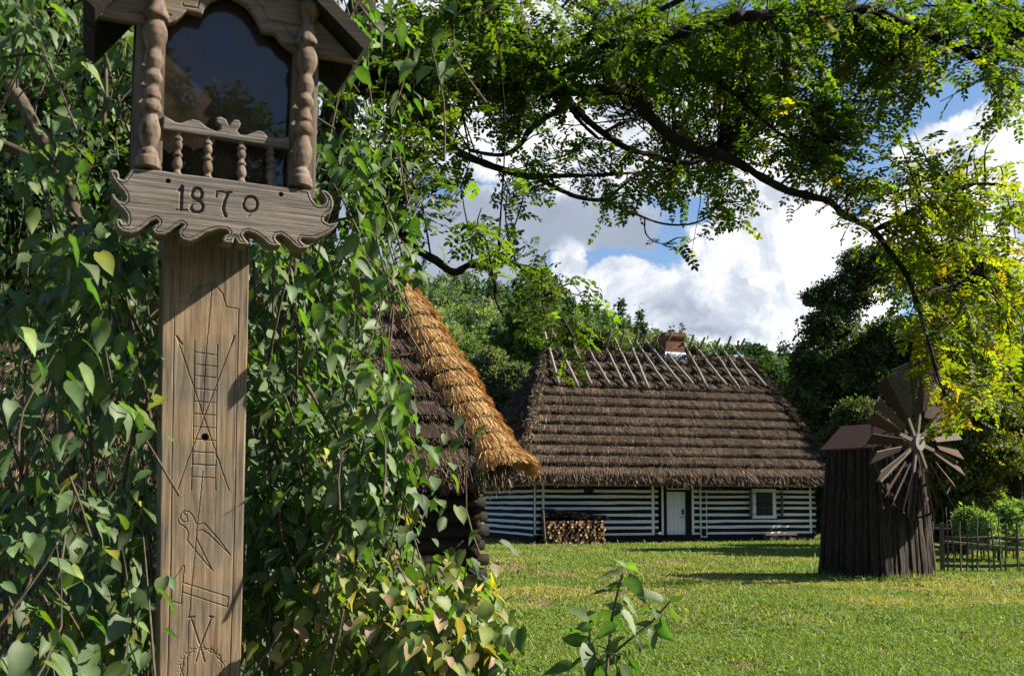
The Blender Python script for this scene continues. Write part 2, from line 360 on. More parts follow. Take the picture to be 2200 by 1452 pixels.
def carved(b, poly, yf, th, res, grooves=(), holes=(), border=None, col=None):
    """a plank with a free outline: fine grid front with V grooves cut into it, sides and a back. local y grows away from the viewer"""
    poly = np.asarray(poly, float)
    x0, z0 = poly.min(0) - res; x1, z1 = poly.max(0) + res
    nx = int((x1 - x0) / res) + 1; nz = int((z1 - z0) / res) + 1
    gx, gz = np.meshgrid(x0 + np.arange(nx + 1) * res, z0 + np.arange(nz + 1) * res, indexing='ij')
    cell = pip(gx[:-1, :-1] + res / 2, gz[:-1, :-1] + res / 2, poly)
    pad = np.pad(cell, 1); any_ = pad[:-1, :-1] | pad[1:, :-1] | pad[:-1, 1:] | pad[1:, 1:]; all_ = pad[:-1, :-1] & pad[1:, :-1] & pad[:-1, 1:] & pad[1:, 1:]
    used = any_; bound = any_ & ~all_
    d, bx, bz = segdist(gx, gz, poly, True)
    X = np.where(bound & (d < res * 1.2), bx, gx); Z = np.where(bound & (d < res * 1.2), bz, gz)
    dep = np.zeros_like(X)
    for pl, w, D in grooves:
        g, _, _ = segdist(X, Z, pl); dep = np.maximum(dep, D * np.clip(1.25 * (1 - g / w), 0, 1))
    for hx, hz, r, D in holes:
        dep = np.maximum(dep, np.where((X - hx) ** 2 + (Z - hz) ** 2 < r * r, D, 0))
    if border:
        off, w, D, zmax = border; dep = np.where(Z < zmax(X), np.maximum(dep, D * np.clip(1.25 * (1 - np.abs(d - off) / w), 0, 1)), dep)
    dep = np.maximum(dep, np.where(d < .004, (.004 - d) * .8, 0))
    idx = -np.ones(X.shape, int); idx[used] = np.arange(used.sum()); n = used.sum()
    vf = np.stack([X[used], yf + dep[used], Z[used]], -1); vb = vf.copy(); vb[:, 1] = yf + th
    ci, cj = np.nonzero(cell)
    a, bb, c, e = idx[ci, cj], idx[ci + 1, cj], idx[ci + 1, cj + 1], idx[ci, cj + 1]
    q = [np.stack([a, bb, c, e], -1), np.stack([a, e, c, bb], -1) + n]
    for di, dj, s0, s1 in ((-1, 0, (0, 1), (0, 0)), (1, 0, (1, 0), (1, 1)), (0, -1, (0, 0), (1, 0)), (0, 1, (1, 1), (0, 1))):
        nb = pad[1 + ci + di, 1 + cj + dj]; k = ~nb
        p0 = idx[ci[k] + s0[0], cj[k] + s0[1]]; p1 = idx[ci[k] + s1[0], cj[k] + s1[1]]
        q.append(np.stack([p1, p0, p0 + n, p1 + n], -1))
    b.add(np.concatenate([vf, vb]), np.concatenate(q), col=col)
def SP(pts, off, ox=0.0, oy=0.0, s=1.0): return np.array([SL(ox + x / s, oy + y / s, off) for x, y in pts])

# ---- post, its carving traced on the face (zooms: A origin 180,500 x2.904 ; C origin 180,950 x2.892)
PB = .22                                             # the head overhangs the post face by this much
def zA(pts): return SP(pts, -PB, 180, 500, 2.904)
def zC(pts): return SP(pts, -PB, 180, 950, 2.892)
gr = []
def g(pl, w=.0024, D=.0036): gr.append((pl, w, D))
g(np.vstack([zC([(520, 1470), (540, 700), (548, 0)]), zA([(552, 1380), (565, 430), (650, 440)]), zA([(650 - 0 + 0, 440), (672, 385), (715, 340), (775, 318), (830, 338), (868, 385), (888, 462), (966, 476), (948, 1380)]), zC([(945, 100), (925, 900), (905, 1470)])]), .0026, .0032)
g(np.vstack([zA([(692, 675), (680, 1452)]), zC([(675, 30), (668, 295)])])); g(np.vstack([zA([(833, 700), (825, 1440)]), zC([(820, 30), (818, 295)])]))
for a, c in (((692, 745), (833, 763)), ((690, 820), (833, 835)), ((688, 890), (832, 905)), ((686, 970), (830, 985)), ((684, 1050), (829, 1062)), ((683, 1128), (828, 1138)), ((682, 1208), (827, 1218)), ((681, 1285), (826, 1297)), ((680, 1365), (825, 1373)), ((679, 1443), (825, 1450))): g(zA([a, c]))
for a, c in (((675, 58), (820, 68)), ((672, 138), (818, 145)), ((670, 213), (818, 222))): g(zC([a, c]))
g(np.vstack([zA([(580, 650), (825, 1375), (850, 1440)]), zC([(822, 75), (903, 300)])])); g(zA([(578, 645), (612, 695)]), .0045, .005)
g(np.vstack([zA([(938, 650), (640, 1440)]), zC([(640, 130), (580, 300)])])); g(zA([(938, 645), (918, 700)]), .0045, .005)
g(np.vstack([zA([(800, 100), (805, 250), (790, 450), (765, 720), (750, 970), (745, 1110)])]), .0018, .004)
g(zC([(740, 180), (720, 380), (700, 560), (690, 680), (665, 950), (650, 1150), (640, 1470)]), .0018, .004)
g(zC([(605, 440), (585, 470), (590, 505), (620, 520), (640, 540), (650, 570), (640, 605), (720, 705), (798, 795), (740, 680), (697, 595), (703, 552), (735, 542), (770, 565), (850, 640), (910, 700), (840, 605), (750, 503), (710, 510), (695, 500), (680, 460), (655, 430), (625, 425), (605, 440), (600, 470), (620, 495), (645, 490), (640, 455), (615, 432)]))
g(zC([(612, 768), (625, 765), (615, 870), (605, 1003), (540, 985), (550, 860), (612, 768)])); g(zC([(615, 870), (898, 960), (892, 1022), (612, 930)]))
g(zC([(665, 1088), (722, 1260), (750, 1360)]), .0036, .004); g(zC([(795, 1080), (720, 1270), (695, 1360)]), .0036, .004)
g(zC([(650, 1087), (685, 1082)]), .004, .005); g(zC([(780, 1080), (803, 1085)]), .004, .005)
cr = [(735 + 150 * math.cos(t), 1415 + (135 + 10 * math.sin(9 * t)) * math.sin(t)) for t in np.linspace(math.pi * 1.18, math.pi * 1.95, 40)]
cr = [(735 + (130 + 9 * math.sin(7 * k)) * math.cos(k), 1415 - (135 + 9 * math.sin(7 * k)) * math.sin(k)) for k in np.linspace(-.3, math.pi + .3, 44)]
g(zC(cr), .0024, .003); cr2 = [(735 + (130 - 9 * math.sin(7 * k)) * math.cos(k), 1415 - (135 - 9 * math.sin(7 * k)) * math.sin(k)) for k in np.linspace(-.3, math.pi + .3, 44)]
g(zC(cr2), .0024, .003)
for k in np.linspace(0, math.pi, 12): g(zC([(735 + 118 * math.cos(k), 1415 - 122 * math.sin(k)), (735 + 155 * math.cos(k + .08), 1415 - 160 * math.sin(k + .08))]), .002, .0025)
hz = zA([(757, 1272)])[0]
tl = SL(349, 540, -PB); tr_ = SL(536, 540, -PB); bl = SL(340.8, 1452, -PB); br_ = SL(517, 1452, -PB)
def edge(a, c, z): return a[0] + (c[0] - a[0]) * (z - a[1]) / (c[1] - a[1])
zb = bl[1] - .05; zt = tl[1] + .16
pp = [(edge(tl, bl, zb), zb), (edge(tr_, br_, zb), zb), (edge(tr_, br_, zt), zt), (edge(tl, bl, zt), zt)]
PD = .2
b = B(); carved(b, pp, PB, PD, .0022, gr, [(hz[0], hz[1], .012, .05)])
x0, x1 = edge(tl, bl, 0), edge(tr_, br_, 0)
b.hexa([(x0, PB, -.3), (x1, PB, -.3), (x1, PB + PD, -.3), (x0, PB + PD, -.3), (pp[0][0], PB, zb + .001), (pp[1][0], PB, zb + .001), (pp[1][0], PB + PD, zb + .001), (pp[0][0], PB + PD, zb + .001)])
b.build("post", M['post'], shrine)

# ---- scrolled board with 1870
OB = .075
def z1(pts, off=OB): return SP(pts, off, 220, 330, 6.6)
def z2(pts, off=OB): return SP(pts, off, 460, 350, 7.26)
out1 = z1([(420, 215), (820, 240), (1130, 290), (1570, 340)])
out2 = z2([(500, 300), (960, 362), (1130, 385), (1478, 425), (1530, 560), (1590, 640), (1640, 665), (1700, 655), (1730, 620), (1742, 570), (1705, 505), (1660, 452), (1690, 420), (1760, 440), (1830, 510), (1865, 600), (1860, 700), (1820, 780), (1750, 815), (1715, 850), (1710, 885), (1740, 920), (1800, 950), (1880, 935), (1945, 915), (1900, 1000), (1800, 1080), (1700, 1140), (1560, 1190), (1450, 1180), (1370, 1170), (1345, 1200), (1370, 1230), (1410, 1270), (1505, 1285), (1450, 1335), (1330, 1340), (1250, 1290), (1150, 1190), (1050, 1120), (970, 1130), (955, 1170), (985, 1220), (1042, 1265), (1040, 1295), (940, 1300), (850, 1280), (760, 1190), (650, 1110), (540, 1070), (470, 1085), (450, 1120), (490, 1190), (542, 1240), (530, 1275), (420, 1275), (370, 1260), (345, 1200), (325, 1170), (305, 1200), (300, 1245), (220, 1255), (150, 1235), (135, 1190), (170, 1130), (215, 1105), (225, 1075), (190, 1045), (100, 1035), (0, 1050)])
out3 = z1([(1450, 1130), (1330, 1210), (1230, 1245), (1130, 1220), (1080, 1150), (1085, 1080), (1130, 1040), (1150, 1010), (1120, 992), (1050, 1030), (960, 1100), (880, 1150), (800, 1155), (730, 1130), (705, 1070), (740, 1020), (785, 990), (790, 955), (760, 932), (680, 960), (600, 1030), (500, 1100), (400, 1130), (290, 1110), (210, 1050), (180, 980), (200, 930), (245, 920), (275, 945), (290, 985), (335, 990), (352, 950), (345, 870), (280, 780), (180, 690), (120, 620), (125, 570), (165, 570), (190, 620), (240, 670), (300, 685), (325, 660), (330, 600), (300, 540), (190, 420), (120, 310), (100, 250), (140, 225), (215, 240), (240, 290), (240, 350), (300, 375)])
outline = np.vstack([out1, out2, out3])
dg = []
def d8(cx, cy, rx, ry, f, a0=0, a1=6.3, n=26): return f([(cx + rx * math.cos(t), cy - ry * math.sin(t)) for t in np.linspace(a0, a1, n)])
W_, D_ = .0066, .011
dg.append((z1([(1085, 520), (1128, 470), (1112, 790)]), W_, D_)); dg.append((z1([(1050, 800), (1195, 803)]), .004, .005))
dg.append((d8(1340, 572, 72, 78, z1), W_, D_)); dg.append((d8(1338, 752, 84, 82, z1), W_, D_))
dg.append((z2([(30, 530), (42, 455), (120, 450), (190, 475), (262, 458)]), .005, .006)); dg.append((z2([(215, 468), (160, 600), (140, 720), (180, 830)]), W_, D_))
dg.append((d8(566, 642, 108, 118, z2), .0056, D_)); dg.append((z2([(585, 765), (530, 825)]), .004, .006))
hl = [(*z1([(935, 385)])[0], .0072, .03), (*z2([(1045, 490)])[0], .0072, .03)]
ztl = z1([(300, 375)])[0]; ztr = z2([(1478, 425)])[0]
def zmax(x): return np.interp(x, [ztl[0] - .1, ztl[0], ztl[0] + .05, ztr[0] - .03, ztr[0], ztr[0] + .1], [9, 9, ztl[1] - .09, ztr[1] - .1, 9, 9])
b = B(); carved(b, outline, -OB, OB - .003, .0018, dg, hl, (.0095, .0024, .004, zmax))
b.build("date_board", M['board'], shrine)

# ---- pilasters, side walls, niche
pl_ = SP([(294, 40), (357, 40), (347, 392), (281, 380)], .0); pr_ = SP([(633, 100), (684, 112), (675, 432), (616, 420)], .0)
YB = .30                                             # niche depth
zt_niche = max(pl_[0][1], pr_[1][1]) + .32; zb_n = min(pl_[3][1], pr_[2][1]) - .02
def lerpx(a, c, z): return a[0] + (c[0] - a[0]) * (z - a[1]) / (c[1] - a[1])
for q in (pl_, pr_):
    xs = [lerpx(q[3], q[0], zb_n), lerpx(q[2], q[1], zb_n), lerpx(q[2], q[1], zt_niche), lerpx(q[3], q[0], zt_niche)]
    b = B(); b.hexa([(xs[0], -.012, zb_n), (xs[1], -.012, zb_n), (xs[1], .03, zb_n), (xs[0], .03, zb_n), (xs[3], -.012, zt_niche), (xs[2], -.012, zt_niche), (xs[2], .03, zt_niche), (xs[3], .03, zt_niche)])
    b.build("pilaster", M['pil'], shrine)
xl0, xl1 = lerpx(pl_[3], pl_[0], zb_n), lerpx(pl_[3], pl_[0], zt_niche); xr0, xr1 = lerpx(pr_[2], pr_[1], zb_n), lerpx(pr_[2], pr_[1], zt_niche)
b = B()
t_ = .018
b.hexa([(xl0 + .002, .032, zb_n), (xl0 + t_, .032, zb_n), (xl0 + t_, YB, zb_n), (xl0 + .002, YB, zb_n), (xl1 + .002, .032, zt_niche), (xl1 + t_, .032, zt_niche), (xl1 + t_, YB, zt_niche), (xl1 + .002, YB, zt_niche)])
b.hexa([(xr0 - t_, .032, zb_n), (xr0 - .002, .032, zb_n), (xr0 - .002, YB, zb_n), (xr0 - t_, YB, zb_n), (xr1 - t_, .032, zt_niche), (xr1 - .002, .032, zt_niche), (xr1 - .002, YB, zt_niche), (xr1 - t_, YB, zt_niche)])
b.hexa([(xl0, YB + .002, zb_n), (xr0, YB + .002, zb_n), (xr0, YB + .02, zb_n), (xl0, YB + .02, zb_n), (xl1, YB + .002, zt_niche), (xr1, YB + .002, zt_niche), (xr1, YB + .02, zt_niche), (xl1, YB + .02, zt_niche)])
b.box((xl0 + t_, .0, zb_n - .03), (xr0 - t_, YB, zb_n - .002))
b.build("niche_box", M['niche'], shrine)
# ---- glass pane
b = B(); b.box((xl0 + .022, .04, zb_n + .002), (xr0 - .022, .043, zt_niche - .002)); b.build("glass_pane", M['glass'], shrine)
# ---- turned columns
cp = [(-70, 17), (-45, 25), (-30, 24), (-18, 17), (-10, 16), (0, 17.5), (20, 22), (35, 26.5), (42, 26), (47, 19), (52, 21), (65, 25), (80, 25.5), (95, 22), (105, 18), (110, 17), (120, 20), (132, 22), (145, 19), (152, 16.5), (158, 19), (168, 22.5), (176, 21), (184, 16.5), (190, 16.5), (200, 20), (212, 22), (217, 18.5), (222, 21), (232, 23.5), (241, 22), (247, 16.5), (258, 19), (275, 23), (292, 23), (308, 20), (320, 16), (326, 21), (330, 22), (339, 22), (341, 25), (352, 26), (362, 26)]
OC = .05
ctop, cbot = SL(341, -70, OC), SL(317, 362, OC)
scale_px = 3.05 / F
prof = []
for y, r in cp:
    z = SL(338 - 21 * y / 362, y, OC)[1]; prof.append((z, (20.5 + (r - 20.5) * 1.5) * .92 * 3.2 / F))
prof = prof[::-1]
rax = [SL(659, 120, OC), SL(645.5, 400, OC)]
lax = [SL(331, 120, OC), SL(317, 362, OC)]
for ax_, nm in ((lax, 'l'), (rax, 'r')):
    b = B(); pts = [(lerpx(ax_[1], ax_[0], z), -OC, z) for z, r in prof]
    zz = np.array([p[2] for p in pts]); rr = np.array([p[1] for p in prof])
    zs = np.linspace(zz[0], zz[-1], 220); xs = np.interp(zs, zz, [p[0] for p in pts]); rs = np.interp(zs, zz, rr); rs[1:-1] = np.convolve(rs, [.25, .5, .25], 'valid')
    b.tube(np.stack([xs, np.full_like(xs, -OC), zs], -1), rs, 28); b.build("turned_column", M['turned'], shrine, smooth=True)
# ---- rail and balusters (zoom origin 340,230 x6.11)
OR = .03
def z5(pts, off=OR): return SP(pts, off, 340, 230, 6.11)
rail = z5([(55, 290), (1730, 542), (1730, 372), (1610, 410), (1520, 415), (1440, 390), (1380, 320), (1310, 305), (1230, 340), (1150, 370), (1080, 360), (1040, 320), (1045, 280), (1090, 220), (1060, 170), (1000, 165), (960, 200), (930, 245), (890, 160), (820, 125), (765, 140), (760, 195), (815, 250), (820, 290), (770, 318), (650, 270), (540, 180), (450, 160), (380, 180), (300, 210), (230, 200), (65, 105)])
b = B(); carved(b, rail, -OR, .028, .0018); b.build("scalloped_rail", M['board'], shrine)
bp = [(0, 7), (.05, 8.5), (.1, 6), (.12, 8), (.15, 10), (.19, 11.5), (.2, 7), (.23, 8.5), (.3, 10.5), (.37, 10), (.43, 6.5), (.46, 6.5), (.5, 9), (.56, 12), (.57, 7), (.6, 7.5), (.66, 10), (.75, 12), (.82, 11.5), (.9, 7), (.92, 7.5), (.97, 10), (1, 11)]
for tx, ty, bx_, by_ in ((262, 330, 245, 862), (652, 388, 648, 910), (1095, 452, 1088, 970), (1468, 525, 1475, 1018)):
    t3 = z5([(tx, ty)], .015)[0]; b3 = z5([(bx_, by_)], .015)[0]
    tt = np.linspace(0, 1, 60); rs = np.interp(tt, [q[0] for q in bp], [q[1] for q in bp]) * 3.25 / F * .93
    pts = np.stack([t3[0] + (b3[0] - t3[0]) * tt, np.full(60, -.015), t3[1] + (b3[1] - .006 - t3[1]) * tt], -1)
    b = B(); b.tube(pts, rs, 14); b.build("baluster", M['turned'], shrine, smooth=True)
# ---- gable front with the cut arch (zooms: L origin 170,0 x4.84 ; Rr origin 480,0 x4.84)
OG = .022
def z3(pts, off=OG): return SP(pts, off, 170, 0, 4.84)
def z4(pts, off=OG): return SP(pts, off, 480, 0, 4.84)
ridge_px = (452, -205)
outl = np.vstack([z3([(122, 142), (200, 166), (600, 236), (690, 243), (880, 256), (1000, 216), (1070, 160), (1120, 110), (1285, 148), (1300, 100), (1345, 30)]),
                  SP([(456, -2), (475, -9), (495, -9), (515, 0), (530, 10)], OG),
                  z4([(330, 160), (375, 255), (412, 322), (480, 330), (545, 345), (620, 445), (700, 505), (760, 545), (950, 570), (1390, 645)]),
                  SP([ridge_px], OG)])
gg = [(z3([(905, 175), (960, 160), (930, 150)]), .003, .003), (z3([(1080, 45), (1085, 65), (1230, 85), (1240, 40), (1270, 0)]), .004, .004), (z4([(330, 0), (400, 70), (470, 210), (600, 230), (660, 310), (720, 370), (760, 400)]), .003, .004)]
b = B(); carved(b, outl, -OG, .03, .0026, gg); b.build("gable_board", M['gable'], shrine)
# ---- roof: two boarded slopes
rl = SL(204, 44, OG); rr_ = SL(768, 127, OG); rd = SL(ridge_px[0], ridge_px[1] + 4, OG)
b = B(); yf, yb = -.11, .33; th = .045
for e_ in (rl, rr_):
    dx = e_[0] - rd[0]; dz = e_[1] - rd[1]; l = math.hypot(dx, dz); nx_, nz_ = (-dz / l, dx / l)
    if nz_ < 0: nx_, nz_ = -nx_, -nz_
    for k in range(3):
        a0 = yf + (yb - yf) * k / 3 + .002; a1 = yf + (yb - yf) * (k + 1) / 3 - .002; j = .006 * (k % 2)
        b.hexa([(rd[0], a0, rd[1]), (e_[0], a0, e_[1] - j), (e_[0], a1, e_[1] - j), (rd[0], a1, rd[1]), (rd[0] + nx_ * th, a0, rd[1] + nz_ * th), (e_[0] + nx_ * th, a0, e_[1] + nz_ * th - j), (e_[0] + nx_ * th, a1, e_[1] + nz_ * th - j), (rd[0] + nx_ * th, a1, rd[1] + nz_ * th)])
roof = b.build("roof", M['darkwood'], shrine)
# ---- small carved figures standing in the niche, dim behind the glass
def figurine(x, y, z, h, label):
    b = B(); pf = [(0, .19), (.05, .2), (.3, .16), (.5, .15), (.62, .17), (.72, .19), (.79, .14), (.81, .06), (.84, .055), (.87, .085), (.93, .095), (.97, .075), (1, .01)]
    hs = np.linspace(0, 1, 40); rs = np.interp(hs, [q[0] for q in pf], [q[1] for q in pf]) * h
    b.tube(np.stack([np.zeros(40) + .02 * np.sin(hs * 3), np.zeros(40), hs * h], -1), rs, 12)
    for s in (-1, 1): b.tube([(s * .16 * h, 0, .7 * h), (s * .2 * h, -.04 * h, .52 * h), (s * .04 * h, -.19 * h, .56 * h)], [.06 * h, .055 * h, .035 * h], 8)
    o = b.build("figurine", mat_grain("figurine_wood", [(.12, .08, .05), (.3, .21, .14)], (10, 10, 4), 4.0, 6, .8, .2), None, smooth=True)
    w = SO + SU * x - SN * y + np.array([0, 0, z]); o.location = tuple(w); o.rotation_euler = (0, 0, PSI); tag(o, label, "figurine")
figurine(xl0 + .2, .15, zb_n + .002, .34, "dim robed wooden figurine behind the dark glass of the shrine")
# ================================================================== THATCH HELPERS
def ribbons(b, pos, axis, nrm, length, width, cols, lift=0.0):
    """thin straws: a tapered strip of two quads each"""
    tv = np.array([(-.5, 0, 0), (.5, 0, 0), (.5, .55, .04), (-.5, .55, .04), (.28, 1, 0), (-.28, 1, 0)])
    Rm = frames(axis, nrm); n = len(pos)
    s3 = np.stack([np.broadcast_to(width, n), np.broadcast_to(length, n), np.broadcast_to(length, n)], -1)
    scatter(b, tv, [(0, 1, 2, 3), (3, 2, 4, 5)], None, pos, Rm, s3, cols)
def lerp(a, c, t): return a + (c - a) * t
OLD = [(.16, .115, .08), (.195, .145, .105), (.125, .091, .065), (.245, .185, .132), (.078, .057, .042), (.4, .32, .22)]
OLDW = [.28, .24, .2, .14, .1, .04]
def thatch(bb, br, LL, LR, UR, UL, rows, thick, nrib, wid, length, m=60, cols=OLD, w=OLDW, seed=0, topmess=0):
    LL, LR, UR, UL = [np.asarray(p, float) for p in (LL, LR, UR, UL)]
    N = np.cross(LR - LL, UL - LL); N /= np.linalg.norm(N)
    if N[2] < 0: N = -N
    def S(a, t): return lerp(lerp(LL, LR, a[..., None]), lerp(UL, UR, a[..., None]), t[..., None])
    a = np.linspace(0, 1, m + 1); slope = np.linalg.norm(lerp(UL, UR, .5) - lerp(LL, LR, .5))
    rowh = slope / rows
    for i in range(rows):
        t0 = i / rows; t1 = (i + 1) / rows
        wv = (vnoise(a * 40, a * 0 + i * 7 + seed, 1.0, seed) - .5) + .6 * (vnoise(a * 40, a * 0 + i * 3, 3.0, seed + 5) - .5)
        th = thick * (1 + .35 * wv) * (1.0 if i else .6)
        tl_ = np.full_like(a, t0) - (.06 + .08 * wv) / rows
        low = S(a, tl_) + N * th[:, None]; lowb = S(a, tl_ + .1 / rows) - N * .03 ; mid = S(a, np.full_like(a, t0 + .45 / rows)) + N * (th * .75)[:, None]; up = S(a, np.full_like(a, t1 + .05 / rows)) + N * .012
        v = np.concatenate([lowb, low, mid, up]); k = m + 1; j = np.arange(m)
        q = [np.stack([j + o * k, j + 1 + o * k, j + 1 + (o + 1) * k, j + (o + 1) * k], -1) for o in range(3)]
        bb.add(v, np.concatenate(q))
        n = nrib // rows
        aa = rng.random(n); f = rng.random(n) ** 1.25
        thn = np.interp(aa, a, th)
        tt = t0 + (f * .8 + .84 * length / rowh - .03 + .04 * rng.standard_normal(n)) / rows
        p = S(aa, tt) + N * (thn * (1 - .9 * np.clip(f * .8 + length / rowh * .84, 0, 1)) + .012 + .02 * rng.random(n))[:, None]
        ds = lerp(LL, LR, aa[:, None]) - lerp(UL, UR, aa[:, None]); ds /= np.linalg.norm(ds, axis=1)[:, None]
        side = (LR - LL) / np.linalg.norm(LR - LL)
        ax = ds + side * (.11 * rng.standard_normal(n))[:, None] + N * (.17 + .09 * rng.standard_normal(n))[:, None]
        if topmess and i >= rows - topmess: ax = ax + side * (.9 * rng.standard_normal(n))[:, None]
        nr = N + .35 * rng.standard_normal((n, 3))
        c = palette(n, cols, w)
        c *= (.8 + .4 * vnoise(aa * 14, tt * rows * 1.3, 1.0, seed + 9))[:, None]
        ribbons(br, p, ax, nr, length * (.6 + .7 * rng.random(n)), wid * (.6 + .8 * rng.random(n)), c)
        # butt-end fringe of the course: short dark stubs seen from below
        n2 = n // 3; aa = rng.random(n2); p = S(aa, t0 - .02 / rows + 0 * aa) + N * (np.interp(aa, a, th) * rng.random(n2))[:, None]
        ax = ds[:1] + .25 * rng.standard_normal((n2, 3)); ribbons(br, p, ax, N + .8 * rng.standard_normal((n2, 3)), length * .35 * (.5 + rng.random(n2)), wid * .8, palette(n2, cols, w) * .8)
def edge_tuft(br, A, Bp, outv, n, length, wid, spread=.12, cols=OLD, w=OLDW, down=None):
    A = np.asarray(A, float); Bp = np.asarray(Bp, float); t = rng.random(n)
    p = A + (Bp - A) * t[:, None] + spread * rng.standard_normal((n, 3)) + np.asarray(outv) * .05
    d = (A - Bp) / np.linalg.norm(A - Bp) if down is None else np.asarray(down, float)
    ax = d + np.asarray(outv) * (.35 + .3 * rng.standard_normal(n))[:, None] + .2 * rng.standard_normal((n, 3))
    ribbons(br, p, ax, np.asarray(outv) + .5 * rng.standard_normal((n, 3)), length * (.6 + .7 * rng.random(n)), wid, palette(n, cols, w))

# ================================================================== COTTAGE
C0 = G(1150, 1168); C1 = G(1745, 1160); TH = math.atan2(C1[1] - C0[1], C1[0] - C0[0]); LEN = float(np.hypot(*(C1 - C0)[:2]))
CU = np.array([math.cos(TH), math.sin(TH), 0]); CW = np.array([-math.sin(TH), math.cos(TH), 0])
def W(px, py, yl=0.0):
    d = ray(px, py); t = ((C0 + CW * yl - CAM) @ CW) / (d @ CW); p = CAM + d * t; return np.array([(p - C0) @ CU, p[2]])
cot = empty("log_cottage", "thatched log cottage with white chinking stripes and white plank door", "cottage", (C0[0], C0[1], 0), TH)
DEP = 7.0; MID = 3.5; OV = 1.15
r0 = W(1178, 752, MID); r1 = W(1600, 775, MID); ZR = (r0[1] + r1[1]) / 2; XR0, XR1 = r0[0], r1[0]
e0 = W(1120, 1030, -OV); e1 = W(1793, 1022, -OV); ZE = (e0[1] + e1[1]) / 2 + .02; XE0, XE1 = e0[0], e1[0]
fl, fr, bl2, br2 = (XE0, -OV, ZE), (XE1, -OV, ZE), (XE0, DEP + OV, ZE), (XE1, DEP + OV, ZE)
rl3, rr3 = (XR0, MID, ZR), (XR1, MID, ZR)
bb = B(); br = B()
thatch(bb, br, fl, fr, rr3, rl3, 13, .21, 115000, .017, .29, 110, seed=3, topmess=2)
thatch(bb, br, bl2, fl, rl3, rl3, 12, .22, 15000, .03, .3, 60, seed=4)
thatch(bb, br, fr, br2, rr3, rr3, 12, .22, 13000, .03, .3, 60, seed=5)
thatch(bb, br, br2, bl2, rl3, rr3, 12, .14, 5000, .05, .5, 60, seed=6)
nl = np.array([-.6, -.5, .6]); nr_ = np.array([.6, -.5, .6])
edge_tuft(br, fl, rl3, nl, 3500, .4, .03, .09); edge_tuft(br, fr, rr3, nr_, 3000, .4, .03, .09)
edge_tuft(br, fl, fr, (0, -.4, -.1), 6000, .3, .03, .06, down=(0, -.45, -.9)); edge_tuft(br, bl2, fl, (-.4, 0, -.1), 2500, .3, .03, .06, down=(-.4, 0, -.9))
# ridge roll of loose straw
for sgn in (-1, 1):
    n = 6000; t = rng.random(n); p = np.array(rl3) + (np.array(rr3) - np.array(rl3)) * t[:, None] + np.stack([0 * t, sgn * .35 * rng.random(n), .08 - .3 * rng.random(n)], -1)
    ax = np.stack([1.1 * rng.standard_normal(n), sgn * np.ones(n), -.5 + .4 * rng.standard_normal(n)], -1); ribbons(br, p, ax, np.stack([0 * t, sgn * .5 + 0 * t, 1 + 0 * t], -1) + .4 * rng.standard_normal((n, 3)), .35, .03, palette(n, [(.2, .155, .115), (.27, .215, .16), (.13, .1, .075)]))
roofc = bb.build("roof", M['thatchbase'], cot)
br.build("thatch", M['thatch'], roofc)
# poles straddling the ridge
N_ = np.cross(np.array(fr) - np.array(fl), np.array(rl3) - np.array(fl)); N_ /= np.linalg.norm(N_)
if N_[2] < 0: N_ = -N_
def onslope(px, py, off=.33):
    nw = CU * N_[0] + CW * N_[1] + np.array([0, 0, N_[2]]); p0 = C0 * [1, 1, 0] + CU * fl[0] + CW * fl[1] + np.array([0, 0, fl[2]]) + nw * off
    d = ray(px, py); t = ((p0 - CAM) @ nw) / (d @ nw); p = CAM + d * t - C0 * [1, 1, 0]; return np.array([p @ CU, p @ CW, p[2]])
zp = [((385, 115), (458, 385)), ((440, 120), (568, 400)), ((558, 190), (643, 388)), ((640, 200), (748, 388)), ((745, 205), (830, 385)), ((790, 145), (905, 390)), ((875, 160), (975, 412)), ((910, 150), (1080, 400)), ((975, 155), (1165, 390)), ((1060, 180), (1232, 385)), ((1190, 170), (1312, 400)), ((1262, 190), (1425, 395)), ((1345, 185), (1500, 415)), ((1410, 195), (1553, 398)), ((1480, 195), (1653, 400))]
for i, (t_p, b_p) in enumerate(zp):
    T_ = onslope(1030 + t_p[0] / 2.689, 680 + t_p[1] / 2.689); Bq = onslope(1030 + b_p[0] / 2.689, 680 + b_p[1] / 2.689)
    T_ = T_ + (T_ - Bq) * .1
    k = 8; pts = T_ + (Bq - T_) * np.linspace(0, 1, k)[:, None] + .009 * rng.standard_normal((k, 3))
    b = B(); b.tube(pts, np.linspace(.045, .066, k), 7); b.build("ridge_pole", M['pole'], roofc, smooth=True)
    f = (ZR + .42 - Bq[2]) / (T_[2] - Bq[2]); X = Bq + (T_ - Bq) * f
    dv = np.array([(T_ - Bq)[0] * -.6 - .25 * rng.random(), -(T_ - Bq)[1], (T_ - Bq)[2]]); dv /= np.linalg.norm(dv)
    b = B(); b.tube([X + np.array([.14, 0, 0]) + dv * s for s in (.55 + .3 * rng.random(), 0, -1.2, -2.6)], [.05, .055, .06, .07], 7); b.build("ridge_pole", M['brownpole'], roofc, smooth=True)
